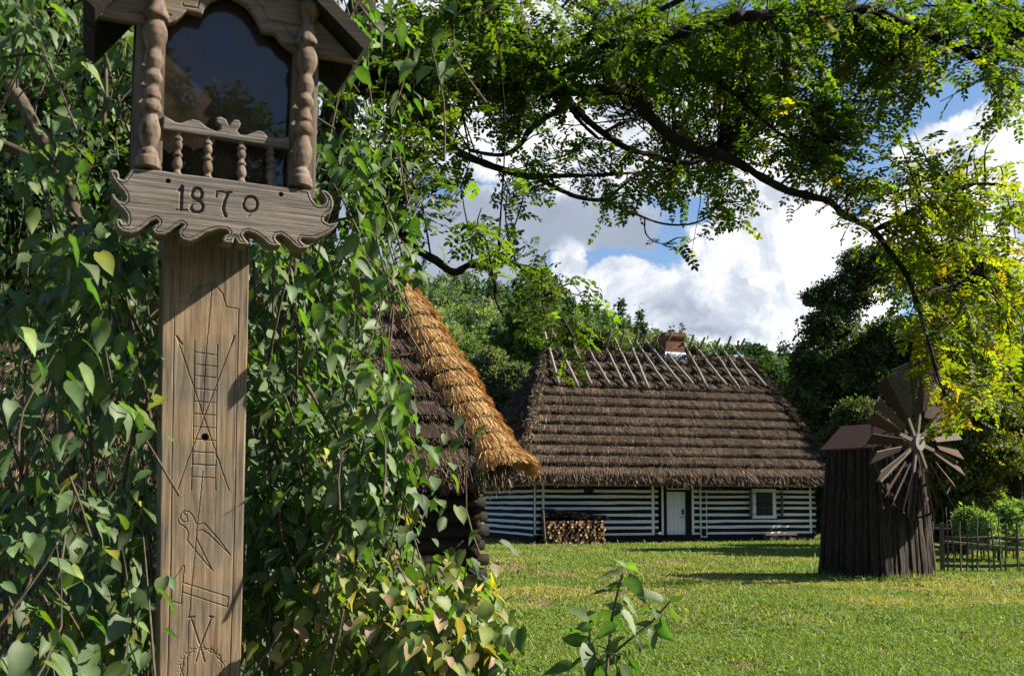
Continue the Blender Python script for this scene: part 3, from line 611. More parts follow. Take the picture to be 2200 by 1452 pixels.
# chimney
c0 = W(1423, 757, MID); c1 = W(1463, 757, MID); ct = W(1443, 717, MID)[1]; cw = (c1[0] - c0[0])
cx = (c0[0] + c1[0]) / 2
ch = empty("chimney", None, None); ch.parent = cot
b = B(); b.box((cx - cw / 2, MID - .35, ZR - .6), (cx + cw / 2, MID + .35, ct - .2)); b.build("shaft", M['brick'], ch)
b = B(); b.box((cx - cw / 2 - .08, MID - .43, ct - .2), (cx + cw / 2 + .08, MID + .43, ct - .1)); b.box((cx - cw / 2 - .03, MID - .38, ct - .1), (cx + cw / 2 + .03, MID + .38, ct)); b.box((cx - cw / 2 - .04, MID - .39, ct - .3), (cx + cw / 2 + .04, MID + .39, ct - .201)); b.build("cap", M['brick'], ch)
b = B(); b.hexa([(cx - cw / 2 - .12, MID - .5, ZR - .35), (cx + cw / 2 + .12, MID - .5, ZR - .35), (cx + cw / 2 + .12, MID - .36, ZR - .3), (cx - cw / 2 - .12, MID - .36, ZR - .3), (cx - cw / 2 - .04, MID - .37, ZR + .16), (cx + cw / 2 + .04, MID - .37, ZR + .16), (cx + cw / 2 + .04, MID - .355, ZR + .16), (cx - cw / 2 - .04, MID - .355, ZR + .16)]); b.build("flashing", M['flash'], ch)
b = B(); xx = W(1583, 774, MID)[0]; b.box((xx - .3, MID - .28, ZR + .1), (xx + .2, MID + .1, ZR + .2)); b.build("ridge_sheet", M['flash'], roofc)

# ---- walls : dark logs, pale chinking, corner joints
def wx(px): return W(px, 1100)[0]
CH = [1040, 1054.5, 1066.5, 1079.5, 1092, 1106.5, 1121, 1134, 1148.5]
ZC = [W(1260, y)[1] for y in CH]; ZC = [z for z in ZC]
BH = .112                                             # chinking height
logs = B(); chk = B()
def band(x0, x1, zc, h, y, m=30, b=chk, amp=.55):
    x = np.linspace(x0, x1, m); n1 = (vnoise(x * 1.3, 0 * x + zc * 31, 1.0, 11) - .5) * amp; n2 = (vnoise(x * 1.3, 0 * x + zc * 17, 1.0, 12) - .5) * amp
    lo = zc - h / 2 * (1 + n1); hi = zc + h / 2 * (1 + n2); mid_ = (lo + hi) / 2
    v = np.concatenate([np.stack([x, np.full(m, y), lo], -1), np.stack([x, np.full(m, y - .008), mid_], -1), np.stack([x, np.full(m, y), hi], -1), np.stack([x, np.full(m, y + .06), hi], -1), np.stack([x, np.full(m, y + .06), lo], -1)])
    j = np.arange(m - 1); q = [np.stack([j + o * m, j + 1 + o * m, j + 1 + ((o + 1) % 5) * m, j + ((o + 1) % 5) * m], -1) for o in range(5)]
    b.add(v, np.concatenate(q))
def logcourse(x0, x1, z0, z1, y, m=26, depth=.05, b=logs):
    x = np.linspace(x0, x1, m); prof = [(z0, y + .02), (lerp(z0, z1, .2), y - depth * .7), (lerp(z0, z1, .5), y - depth), (lerp(z0, z1, .8), y - depth * .7), (z1, y + .02), (z1, y + .2), (z0, y + .2)]
    jit = (vnoise(x, 0 * x + z0 * 13, 1.5, 3) - .5) * .03
    v = np.concatenate([np.stack([x, yy + jit, np.full(m, zz)], -1) for zz, yy in prof]); j = np.arange(m - 1); K = len(prof)
    q = [np.stack([j + o * m, j + 1 + o * m, j + 1 + ((o + 1) % K) * m, j + ((o + 1) % K) * m], -1) for o in range(K)]
    b.add(v, np.concatenate(q), ngons=[[o * m for o in range(K)], [o * m + m - 1 for o in range(K)][::-1]])
ZT = ZE + .55
zs = [.28] + sorted(ZC) + [ZT]
secs = [(wx(1163), wx(1401)), (wx(1487), wx(1741))]
for (x0, x1) in secs:
    zlow = .22
    for z in sorted(ZC) + [ZT]:
        logcourse(x0, x1, zlow + BH * .42, z - BH * .42, 0.0); zlow = z
    for z in sorted(ZC):
        if z > ZC[1] - .02 and z < ZC[1] + .02 and x0 < 2:
            band(x0, wx(1254), z, BH, -.035); band(wx(1275), x1, z, BH, -.035)
        else: band(x0, x1, z, BH, -.035)
# end wall (left side), runs back from the corner; built in its own strip by swapping x and y
endl = B(); endc = B()
zlow = .22
for z in sorted(ZC) + [ZT]:
    logcourse(.25, DEP, zlow + BH * .42, z - BH * .42, 0.0, b=endl); zlow = z
for z in sorted(ZC): band(.25, DEP, z, BH, -.02, b=endc)
def swap(bl_, x):
    for i, v in enumerate(bl_.v): bl_.v[i] = np.stack([v[:, 1] + x, v[:, 0], v[:, 2]], -1)
swap(endl, 0.02); swap(endc, 0.02)
logs.v += []; logs.build("log_wall", M['log'], cot)
endl.build("log_wall", M['log'], cot)
# other walls: plain right end and back (never in view, but the house is closed)
b = B(); b.box((LEN - .3, .25, .2), (LEN - .1, DEP, ZT)); b.box((.2, DEP - .2, .2), (LEN - .3, DEP, ZT)); b.box((.25, .25, ZT - .05), (LEN - .3, DEP - .2, ZT)); b.build("log_wall", M['log'], cot)
# vertical painted boards and log-end joints
vb = B()
ends = B()
zlo, zhi = .3, ZT - .12
def vboard(px, w=.1, zl=zlo, y=-.055): x = wx(px); k = B(); k.box((x - w / 2, y, zl), (x + w / 2, y + .05, zhi)); k.build('corner_board', M['white'], cot)
vboard(1166, .1, .95); vboard(1402, .12, .28); vboard(1422.5, .085); vboard(1487.5, .1, .22); vboard(1740, .1)
zsort = sorted(ZC)
def blocks(pxa, pxb, y=-.1, alt=0):
    ends = B()
    xa, xb = wx(pxa), wx(pxb); zl = .3
    for i, z in enumerate(zsort + [ZT - .1]):
        tz = .02 * ((i + alt) % 2)
        ends.hexa([(xa, y, zl + BH * .5 + tz), (xb, y, zl + BH * .45 - tz * .5), (xb, y + .3, zl + BH * .45 - tz * .5), (xa, y + .3, zl + BH * .5 + tz), (xa, y, z - BH * .5), (xb, y, z - BH * .42 + tz * .5), (xb, y + .3, z - BH * .42 + tz * .5), (xa, y + .3, z - BH * .5)])
        chk.box((xa + .004, y + .02, z - BH * .5 + .004), (xb - .004, y + .25, z + BH * .5 - .004)); zl = z
    ends.build("log_joint", M['log'], cot)
blocks(1153, 1162.5, -.09); blocks(1406, 1414, -.06, 1)
# white-ringed log ends right of the door
x = wx(1509)
for i, z in enumerate([.3] + zsort[:-1]):
    z1_ = zsort[i]; zm = (z + z1_) / 2
    ends.box((x - .1, -.13, zm - .085), (x + .1, .1, zm + .075))
    chk.box((x - .15, -.115, zm - .13), (x + .15, -.02, zm + .12))
ends.build('log_joint', M['log'], cot); ends = B()
# projecting ends past the right corner
zl = .3
for i, z in enumerate(zsort + [ZT - .1]):
    ends.box((wx(1742.5), -.02, zl + BH * .5), (wx(1750) + .1 * (i % 2), .25, z - BH * .5)); chk.box((wx(1743), 0, z - BH * .5 + .004), (wx(1752) + .05 * rng.random(), .22, z + BH * .5 - .004)); zl = z
# left corner: ends seen along the side wall
vb.box((-.02, .02, .4), (.03, .1, zhi))
ends.build("log_joint", M['log'], cot); chk.build("chinking", M['white'], cot); endc.build("chinking", M['white'], cot); vb.build('corner_board', M['white'], cot)
b = B(); b.box((-.05, -.1, -.2), (LEN + .05, .3, .3)); b.box((-.03, .3, -.2), (.25, DEP, .3)); b.build("sill_beam", M['log'], cot)
b = B()
for k in range(26):
    xs = -.2 + (LEN + .3) * k / 26; b.box((xs, -.32 - .06 * rng.random(), -.1), (xs + .35 + .1 * rng.random(), -.11, .06 + .07 * rng.random()))
b.build("stone_footing", M['stone'], cot)
# small vent hole
b = B(); b.box((wx(1254.5), -.015, ZC[1] - .12), (wx(1274.5), .04, ZC[1] + .1)); b.build("vent_opening", M['pane'], cot)
# ---- door
dr = empty("door", None, None); dr.parent = cot
xd0, xd1 = wx(1432), wx(1473.5); zd0, zd1 = W(1450, 1148)[1], W(1450, 1056)[1]
b = B(); n = 5
for k in range(n):
    xa = xd0 + (xd1 - xd0) * k / n; b.box((xa + .006, .03 + .004 * (k % 2), zd0), (xa + (xd1 - xd0) / n - .006, .07, zd1))
b.box((xd0, .055, zd0 + .01), (xd1, .08, zd1 - .01)); b.build("door_leaf", M['door'], dr)
b = B(); b.tube([(xd1 - .12, .03, zd0 + .95), (xd1 - .12, -.04, zd0 + .95), (xd1 - .26, -.04, zd0 + .94)], .015, 6); b.box((xd1 - .16, .018, zd0 + .82), (xd1 - .08, .029, zd0 + 1.05)); b.tube([(xd1 - .3, .0, zd0 + .7), (xd1 - .02, .0, zd0 + .72)], .012, 6); b.build("handle", M['iron'], dr)
b = B(); b.box((wx(1425.5), -.03, .1), (xd0, .1, ZT)); b.box((xd1, -.03, .1), (wx(1485), .1, ZT)); b.box((xd0, -.03, zd1 + .02), (xd1, .1, zd1 + .08)); b.box((xd0, -.03, zd1 + .46), (xd1, .1, ZT)); b.box((xd0 - .1, -.2, .05), (xd1 + .2, .1, zd0 - .01)); b.build("door_frame", M['log'], dr)
tw = empty("transom_window", None, None); tw.parent = cot
xt0, xt1 = wx(1431.5), wx(1481); zt0, zt1 = zd1 + .09, zd1 + .42
b = B()
for (a_, c_) in (((xt0, zt0), (xt1, zt0 + .05)), ((xt0, zt1 - .05), (xt1, zt1)), ((xt0, zt0 + .05), (xt0 + .04, zt1 - .05)), ((xt1 - .04, zt0 + .05), (xt1, zt1 - .05))): b.box((a_[0], -.05, a_[1]), (c_[0], -.01, c_[1]))
for k in range(1, 4): xx = xt0 + (xt1 - xt0) * k / 4; b.box((xx - .015, -.045, zt0 + .05), (xx + .015, -.015, zt1 - .05))
b.build("frame", M['white'], tw); b = B(); b.box((xt0 + .03, -.03, zt0 + .04), (xt1 - .03, -.026, zt1 - .04)); b.build("pane", M['pane'], tw)
b = B(); b.box((xt1 - .28, -.04, zt0 + .1), (xt1 - .06, -.034, zt1 - .06)); b.build("paper_notice", M['white'], tw)
# ---- window with open shutters
wn = empty("window", None, None); wn.parent = cot
x0, x1 = wx(1614), wx(1665); za, zb_ = W(1640, 1113)[1], W(1640, 1050)[1]
xi0, xi1 = wx(1622), wx(1658); zi0, zi1 = W(1640, 1107)[1], W(1640, 1057)[1]
b = B(); b.box((x0, -.1, zi1), (x1 + .02, -.02, zb_)); b.box((x0, -.1, za), (x1 + .02, -.02, zi0)); b.box((x0 + .02, -.095, zi0 + .002), (xi0, -.02, zi1 - .002)); b.box((xi1, -.095, zi0 + .002), (x1, -.02, zi1 - .002)); b.build("frame", M['white'], wn)
b = B(); b.box((xi0, -.075, zi0), (xi1, -.07, zi1)); b.build("pane", M['pane'], wn)
b = B(); xm = (xi0 + xi1) / 2; b.box((xm - .012, -.09, zi0), (xm + .012, -.078, zi1))
for f in (.33, .66): zz = zi0 + (zi1 - zi0) * f; b.box((xi0, -.088, zz - .01), (xm - .013, -.079, zz + .01)); b.box((xm + .013, -.088, zz - .01), (xi1, -.079, zz + .01))
b.build("glazing_bars", M['fence'], wn)
for xx in (wx(1609.5), wx(1677)):
    b = B(); b.box((xx - .04, -.16, za + .08), (xx + .04, -.1, zb_ - .1)); b.build("shutter_post", M['brownpole'], wn)
for xx, sg in ((wx(1609.5), 1), (wx(1677), -1)):
    for f in (.1, .5, .9): zz = za + .08 + (zb_ - za - .18) * f; b = B(); b.tube([(xx, -.13, zz), (xx + sg * .3, -.115, zz)], .012, 6); b.build("shutter_hook", M['iron'], wn)
# lantern bracket under the eaves right of the door
b = B(); xl_ = wx(1518); zl_ = ZE + .02
b.tube([(xl_ - .35, -.1, zl_ + .25), (xl_, -.5, zl_ + .05), (xl_ + .15, -.55, zl_ - .3)], .035, 6); b.tube([(xl_ - .1, -.1, zl_ - .5), (xl_ + .2, -.55, zl_ + .02)], .03, 6); b.tube([(xl_ - .25, -.3, zl_ - .1), (xl_ + .15, -.5, zl_ - .12)], .03, 6)
br_o = b.build("carved_bracket", M['log'], cot)
ln = empty("lantern", "small dark lantern hanging under the eaves right of the white door", "lantern", tuple(C0 * [1, 1, 0] + CU * (xl_ + .3) + CW * -.5 + np.array([0, 0, zl_ - .5])), TH)
b = B(); b.box((-.1, -.1, 0), (.1, .1, .03)); b.box((-.1, -.1, .33), (.1, .1, .36)); b.tube([(0, 0, .36), (0, 0, .55)], [.08, .01], 6)
for sx in (-.085, .085):
    for sy in (-.085, .085): b.box((sx - .015, sy - .015, .03), (sx + .015, sy + .015, .33))
b.build("cage", M['fence'], ln); b = B(); b.box((-.07, -.07, .03), (.07, .07, .33)); b.build("pane", M['glass'], ln)

# ---- bench under the window
xb0, xb1 = wx(1618), wx(1684)
bench = empty("bench", "low brown wooden bench under the cottage window", "bench", tuple(C0 * [1, 1, 0] + CU * (xb0 + xb1) / 2 - CW * .75), TH)
hw_ = (xb1 - xb0) / 2; zbn = W(1650, 1146, -.75)[1]
b = B(); b.box((-hw_, -.2, zbn - .06), (hw_, .2, zbn)); b.build("seat", M['brownpole'], bench)
for s in (-1, 1):
    b = B(); b.box((s * hw_ * .62 - .05, -.16, 0), (s * hw_ * .62 + .05, .16, zbn - .061)); b.build("leg", M['brownpole'], bench)
# ---- firewood : every split log its own object
def fl_mesh(i):
    b = B(); n = 7; r = 1.0; th = np.linspace(0, 2 * math.pi, n, endpoint=False) + i
    rr = r * (.72 + .4 * rng.random(n)); ring = np.stack([rr * np.cos(th), 0 * th, rr * np.sin(th)], -1)
    v = np.concatenate([ring, ring + np.array([0, 8, 0])]); j = np.arange(n); jn = (j + 1) % n
    b.add(v, np.stack([j, jn, jn + n, j + n], -1), col=(.1, .075, .055), mi=0)
    c = [(.62, .37, .18), (.48, .27, .125), (.78, .53, .3), (.25, .13, .065), (.44, .31, .19)][i % 5]
    b.add(ring * [.96, 1, .96] + [0, -.05, 0], ngons=[list(range(n))], col=c, mi=0)
    o = b.build("firewood_log", M['cut']); return o
protos = [fl_mesh(i) for i in range(10)]
fx0, fx1 = W(1172, 1150, -1.0)[0], W(1302, 1150, -1.0)[0]; ftop0 = W(1180, 1112, -1.0)[1]; ftop1 = W(1295, 1117, -1.0)[1]
k = 0; rad = .058; row = 0; zc = rad
while True:
    xx = fx0 + .12 + (rad if row % 2 else 0); any_ = False
    while xx < fx1 - rad:
        zt_ = lerp(ftop0, ftop1, (xx - fx0) / (fx1 - fx0))
        if zc < zt_ - rad:
            any_ = True
            src = protos[k % 10] if k < 10 else protos[int(rng.integers(10))]
            o = src if k < 10 else src.copy()
            if k >= 10: COL.objects.link(o)
            s = rad * (.92 + .22 * rng.random()); yl = -1.0 + .09 * rng.standard_normal()
            w_ = C0 * [1, 1, 0] + CU * (xx + .012 * rng.standard_normal()) + CW * yl + np.array([0, 0, zc + .008 * rng.standard_normal()])
            o.location = tuple(w_); o.rotation_euler = (0, 6.28 * rng.random() * 0 + rng.random() * .4, TH + .08 * rng.standard_normal()); o.scale = (s, .085, s)
            tag(o, "split firewood log in the stack against the cottage wall left of the door", "firewood", "split logs of the cottage firewood stack"); k += 1
        xx += rad * 2 * (.98 + .1 * rng.random())
    if not any_: break
    zc += rad * 1.74; row += 1
NLOG = k
b = B(); b.tube([(fx0 - .02, -1.05, 0), (fx0 - .12, -1.08, ftop0 + .3)], [.04, .035], 7); st = b.build("stake", M['brownpole'], None, loc=(C0[0], C0[1], 0), rotz=TH); tag(st, "thin leaning wooden stake at the left end of the firewood stack", "stake")
b = B()
for i in range(150):
    xx = fx0 + (fx1 - fx0) * rng.random(); f = (xx - fx0) / (fx1 - fx0); zz = lerp(ftop0, ftop1, f) + .02 + (.34 - .22 * f) * rng.random(); a = .25 * rng.standard_normal(); l = .5 + .5 * rng.random()
    yy = -1.0 + .7 * rng.random(); dx = math.cos(a) * l / 2; dy = math.sin(a) * l / 2
    xa = max(fx0 - .05, xx - dx); xb_ = min(fx1 + .12, xx + dx)
    b.tube([(xa, yy - dy, zz + .03 * rng.standard_normal()), (xx, yy, zz + .03), (xb_, yy + dy, zz + .04 * rng.standard_normal())], .011, 4)
o = b.build("brushwood", M['bark'], None, loc=(C0[0], C0[1], 0), rotz=TH); tag(o, "layer of dark brushwood twigs covering the top of the firewood stack", "brushwood", kind="stuff")
# lightning mast behind the cottage
mp_ = P(1194, 760, 49.0); top = P(1196, 586, 49.0)[2]
b = B(); b.tube([(0, 0, 0), (0, 0, top - 2.2)], .035, 6); b.tube([(0, 0, top - 2.2), (0, 0, top - .9)], .03, 6); b.tube([(0, 0, top - .9), (0.01, 0, top - .15), (.01, 0, top)], [.06, .06, .005], 6)
o = b.build("lightning_mast", M['iron'], None, loc=(mp_[0], mp_[1], 0)); tag(o, "thin dark lightning mast rising behind the cottage ridge", "mast")

# ================================================================== BARN
B0 = G(1028, 1262); BT = R(20); BU = np.array([math.cos(BT), math.sin(BT), 0]); BW = np.array([-math.sin(BT), math.cos(BT), 0])
barn = empty("log_barn", "dark log barn with old thatch and a fresh golden straw hip", "barn", (B0[0], B0[1], 0), BT)
def WB(px, py, yl=0.0):
    d = ray(px, py); t = ((B0 + BW * yl - CAM) @ BW) / (d @ BW); p = CAM + d * t; return np.array([(p - B0) @ BU, p[2]])
BMID = 3.0; BOV = .75; BL = -9.0
be = WB(1085, 1012, -BOV); brd = WB(845, 612, BMID); zbe = be[1]
f_l, f_r, b_l, b_r = (BL - .6, -BOV, zbe), (be[0], -BOV, zbe), (BL - .6, 6.75, zbe), (be[0], 6.75, zbe)
r_l, r_r = (BL + 1.2, BMID, brd[1]), (brd[0], BMID, brd[1])
bb = B(); br = B()
thatch(bb, br, f_l, f_r, r_r, r_l, 9, .24, 80000, .011, .36, 100, seed=21)
thatch(bb, br, f_r, b_r, r_r, r_r, 9, .16, 5000, .03, .5, 40, seed=22)
thatch(bb, br, b_r, b_l, r_l, r_r, 9, .16, 3000, .05, .5, 40, seed=23)
thatch(bb, br, b_l, f_l, r_l, r_l, 9, .16, 3000, .05, .5, 40, seed=24)
edge_tuft(br, f_l, f_r, (0, -.4, -.1), 9000, .3, .014, .07, down=(0, -.4, -.9))
broof = bb.build("roof", M['thatchbase'], barn); br.build("thatch", M['thatch'], broof)
# golden straw hip: overlapping fans of fresh straw
cap = B(); T_ = np.array(r_r) + np.array([-.05, 0, .12]); Bq = np.array(f_r) + np.array([.02, .05, .12])
h = (Bq - T_) / np.linalg.norm(Bq - T_); ou = np.array([0, 0, 1.0]) - h[2] * h; ou /= np.linalg.norm(ou); sd_ = np.cross(h, ou); L_ = np.linalg.norm(Bq - T_)
TI = 13; GOLD = [(.76, .46, .17), (.66, .36, .11), (.84, .56, .24), (.52, .26, .075), (.9, .68, .36), (.36, .18, .055)]
for k in range(TI + 1):
    c = T_ + h * (L_ * (k - .8) / TI); n = 3400; phi = rng.uniform(-1.75, 1.75, n); u = rng.random(n)
    fat = .9 + .25 * rng.random() + (.12 if k == TI else 0)
    rad_ = lambda r: (ou[None] * (np.cos(phi) * r * .62)[:, None] + sd_[None] * (np.sin(phi) * r)[:, None])
    r_in = .04 + .10 * u; r_out = (.46 + .10 * u) * fat * (1 + .06 * rng.standard_normal(n))
    ln_ = .46 + .06 * rng.standard_normal(n)
    p0 = c + rad_(r_in) - h * (.05 * rng.random(n))[:, None]; p1 = c + rad_(r_out) + h * ln_[:, None] + np.array([0, 0, -.06])
    pm = p0 * .42 + p1 * .58 + rad_(.5 + 0 * u) * .2 + .012 * rng.standard_normal((n, 3))
    col = palette(n, GOLD, [.26, .24, .2, .12, .1, .08], .12)
    wdt = .003 + .0035 * rng.random(n)
    sdv = np.cross(p1 - p0, rad_(1 + 0 * u)); sdv /= np.linalg.norm(sdv, axis=1)[:, None] + 1e-9; sdv = sdv + .5 * rng.standard_normal((n, 3)); sdv *= wdt[:, None] / np.linalg.norm(sdv, axis=1)[:, None]
    v = np.stack([p0 - sdv, p0 + sdv, pm + sdv, pm - sdv, p1 + sdv * .8, p1 - sdv * .8], 1).reshape(-1, 3); o_ = np.arange(n)[:, None] * 6
    cap.add(v, np.concatenate([o_ + [0, 1, 2, 3], o_ + [3, 2, 4, 5]]), col=np.repeat(col, 6, 0))
    # butt core of the bundle: solid so light does not pass
    m_ = 14; th_ = np.linspace(-1.8, 1.8, m_); ri = lambda r: (ou[None] * (np.cos(th_) * r * .6)[:, None] + sd_[None] * (np.sin(th_) * r)[:, None])
    va = np.concatenate([c + ri(.05), c + ri(.22 * fat) + h * .2, c + ri(.4 * fat) + h * .42, c + ri(.1) + h * .4]); j = np.arange(m_ - 1)
    cap.add(va, np.concatenate([np.stack([j + o * m_, j + 1 + o * m_, j + 1 + (o + 1) * m_, j + (o + 1) * m_], -1) for o in range(3)]), col=(.3, .165, .055))
cap.build("straw_hip", M['straw'], broof)
b = B(); b.tube([T_ + np.array([-.25, -.3, .75]), T_ + np.array([.1, .2, .05])], [.05, .05], 6); b.tube([T_ + np.array([-.35, .3, .6]), T_ + np.array([-.05, -.2, .05])], [.045, .045], 6); b.build("ridge_pole", M['pole'], broof)
# log walls and saddle-notched corner
b = B(); lh = .27; z = .12; i = 0
while z < zbe + .6:
    logcourse(BL, .0 + .04 * rng.standard_normal(), z, z + lh * .97, 0.0, 40, .07, b); z += lh; i += 1
b.build("log_wall", M['barnlog'], barn)
b = B(); z = .12
while z < zbe + .6: logcourse(.12, 6.0, z + .1, z + lh * 1.02, 0, 12, .06, b); z += lh
for i_, v in enumerate(b.v): b.v[i_] = np.stack([-v[:, 1] - .12, v[:, 0], v[:, 2]], -1)
b.box((BL, 5.8, .1), (-.15, 6.0, zbe + .6)); b.box((BL, .2, .1), (BL + .2, 5.8, zbe + .6))
b.build("log_wall", M['barnlog'], barn)
b = B(); z = .12; i = 0
while z < zbe + .3:
    l = .05 + .09 * rng.random(); r = .1 + .02 * rng.random()
    b.tube([(-.25, .1, z + lh / 2), (.08 + l, .1 + .02 * rng.standard_normal(), z + lh / 2)], [r, r * .96], 9)
    b.tube([(-.12, .3, z + lh), (-.12 + .03 * rng.standard_normal(), -.16 - .08 * rng.random(), z + lh)], [r * .9, r * .85], 9); z += lh
b.build("log_end", M['barnlog'], barn, smooth=True)
b = B(); b.hexa([(-.35, -.28, -.1), (.2, -.28, -.1), (.2, .4, -.1), (-.35, .4, -.1), (-.3, -.22, .14), (.15, -.22, .16), (.15, .3, .16), (-.3, .3, .14)])
for k in range(14): b.box((BL + k * .6, -.2, -.1), (BL + k * .6 + .5, .2, .1 + .04 * rng.random()))
b.build("stone_footing", M['stone'], barn)
# ================================================================== SMALL WINDMILL
MC = G(1910, 1251); MA = math.atan2(.6, .8)          # front edge; right face runs along (.8,.6)
MR = np.array([math.cos(MA), math.sin(MA), 0]); ML = np.array([-math.sin(MA), math.cos(MA), 0]); MW = 1.75; MDp = 1.7
mill = empty("toy_windmill", "small dark plank windmill with a fan wheel of many wooden blades", "windmill", (MC[0], MC[1], 0), MA)
MH = 2.75
def millwall(b, along, x0, x1, h, taper, inner, top=None):
    """vertical slabs with ragged feet; along=0 front (x), 1 left side (y)"""
    n = 9; xs = np.sort(np.concatenate([[x0], x0 + (x1 - x0) * (np.arange(1, n) / n + .03 * rng.standard_normal(n - 1)), [x1]]))
    for k in range(n):
        a, c = xs[k] + .004, xs[k + 1] - .004; p = .03 + .05 * rng.random(); m_ = 9; zz = np.linspace(-.05 + .04 * rng.random(), h, m_)
        v = []
        for z in zz:
            f = z / h * taper; A = a + ((x0 + x1) / 2 - a) * f; Cc = c + ((x0 + x1) / 2 - c) * f; w = Cc - A; j = .012 * rng.standard_normal(4); off = inner * f
            v += [(A, off), (A + w * .15, off - p * .8 + j[0]), (A + w * .5, off - p + j[1]), (A + w * .85, off - p * .8 + j[2]), (Cc, off)]
        v = np.array([(x_, y_, zz[i // 5]) for i, (x_, y_) in enumerate(v)])
        if along: v = np.stack([v[:, 1], v[:, 0], v[:, 2]], -1)
        q = []
        for i in range(m_ - 1):
            for o in range(4): q.append((i * 5 + o, i * 5 + o + 1, (i + 1) * 5 + o + 1, (i + 1) * 5 + o))
        b.add(v, q, ngons=[[0, 1, 2, 3, 4], [(m_ - 1) * 5 + o for o in range(5)][::-1]])
TP = .2
b = B(); millwall(b, 0, 0, MW, MH, TP, MDp / 2); millwall(b, 1, 0, MDp, MH, TP, MW / 2)
i0 = .02; f = TP
b.hexa([(i0, i0, -.05), (MW, i0, -.05), (MW, MDp, -.05), (i0, MDp, -.05), (MW / 2 * f + i0, MDp / 2 * f + i0, MH), (MW - MW / 2 * f, MDp / 2 * f + i0, MH), (MW - MW / 2 * f, MDp - MDp / 2 * f, MH), (MW / 2 * f + i0, MDp - MDp / 2 * f, MH)])
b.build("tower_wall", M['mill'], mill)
# roof: ridge runs front to back
a0, a1 = MW / 2 * f - .1, MW - MW / 2 * f + .1; y0, y1 = MDp / 2 * f - .12, MDp - MDp / 2 * f + .1; zr = MH + .5; xm = MW / 2
b = B()
for xe in (a0, a1):
    b.hexa([(xm, y0, zr), (xe, y0, MH - .05), (xe, y1, MH - .05), (xm, y1, zr), (xm, y0, zr + .05), (xe, y0, MH), (xe, y1, MH), (xm, y1, zr + .05)])
b.add([(a0 + .1, y0 + .04, MH - .05), (a1 - .1, y0 + .04, MH - .05), (xm, y0 + .04, zr), (a0 + .1, y0 + .09, MH - .05), (a1 - .1, y0 + .09, MH - .05), (xm, y0 + .09, zr)], quads=[(0, 1, 4, 3), (1, 2, 5, 4), (2, 0, 3, 5)], tris=[(0, 2, 1), (3, 4, 5)])
b.build("roof", M['millroof'], mill)
# wheel: traced hub position, radius from the photo
def MLoc(px, py, yl):
    d = ray(px, py); nY = ML; t = ((MC + nY * yl - CAM) @ nY) / (d @ nY); p = CAM + d * t; return np.array([(p - MC) @ MR, yl, p[2]])
YW = -.42
HB = MLoc(1972, 950, YW); RT = MLoc(1990, 782, YW)[2] - HB[2]
wh = empty("fan_wheel", None, None, tuple(HB), 0); wh.parent = mill
def rad(a): return np.array([math.sin(a), 0, math.cos(a)])
def tan(a): return np.array([math.cos(a), 0, -math.sin(a)])
AX = np.array([0, -1.0, 0]); NB = 27
b = B(); b.tube([(0, .1, 0), (0, -.06, 0)], [.17, .17], 18); b.tube([(0, -.06, 0), (0, -.085, 0)], [.04, .03], 8); b.build("hub", M['hub'], wh)
b = B(); b.tube([(0, .98, 0), (0, .1, 0)], [.07, .07], 10); b.build("axle", M['fence'], wh)
for r_, tr, nm in ((RT * .56, .028, "inner_ring"), (RT * .93, .022, "outer_ring")):
    b = B(); b.tube([rad(a) * r_ + np.array([0, .05, 0]) for a in np.linspace(0, 2 * math.pi, 49)], [tr] * 49, 6, False); b.build(nm, M['iron'] if nm[0] == 'o' else M['fence'], wh)
for k in range(8):
    a = 2 * math.pi * (k + .3) / 8; b = B(); w = tan(a) * .04
    p0, p1 = rad(a) * .12, rad(a) * RT * .95; t2 = np.array([0, .025, 0]); o3 = np.array([0, .03, 0])
    b.hexa([p0 - w - t2 + o3, p0 + w - t2 + o3, p0 + w + t2 + o3, p0 - w + t2 + o3, p1 - w * .6 - t2 + o3, p1 + w * .6 - t2 + o3, p1 + w * .6 + t2 + o3, p1 - w * .6 + t2 + o3]); b.build("spoke", M['fence'], wh)
BETA = R(PITCHB)
for k in range(NB):
    a = 2 * math.pi * k / NB + .07; b = B()
    cdir = tan(a) * math.cos(BETA) + AX * math.sin(BETA); nn = np.cross(cdir, rad(a))
    ri, ro = RT * (.42 if k % 2 else .36), RT * (1.0 + .05 * rng.standard_normal()); wi, wo = .056, .125 + .012 * rng.standard_normal(); th = .012
    c = rad(a) * ri; e = rad(a + .015 * rng.standard_normal()) * ro; yo = np.array([0, -.03, 0])
    s1 = .02 * rng.standard_normal()
    hh = [c - cdir * wi - nn * th + yo, c + cdir * wi - nn * th + yo, c + cdir * wi + nn * th + yo, c - cdir * wi + nn * th + yo, e - cdir * wo - nn * th + yo, e + cdir * wo - nn * th + yo + rad(a) * s1, e + cdir * wo + nn * th + yo + rad(a) * s1, e - cdir * wo + nn * th + yo]
    colr = [(.95, .9, .85), (.75, .5, .31), (1.15, 1.08, 1.0), (.42, .28, .19), (.7, .58, .46)][int(rng.integers(5))]
    b.hexa(hh, col=colr); b.build("blade", M['blade'], wh)

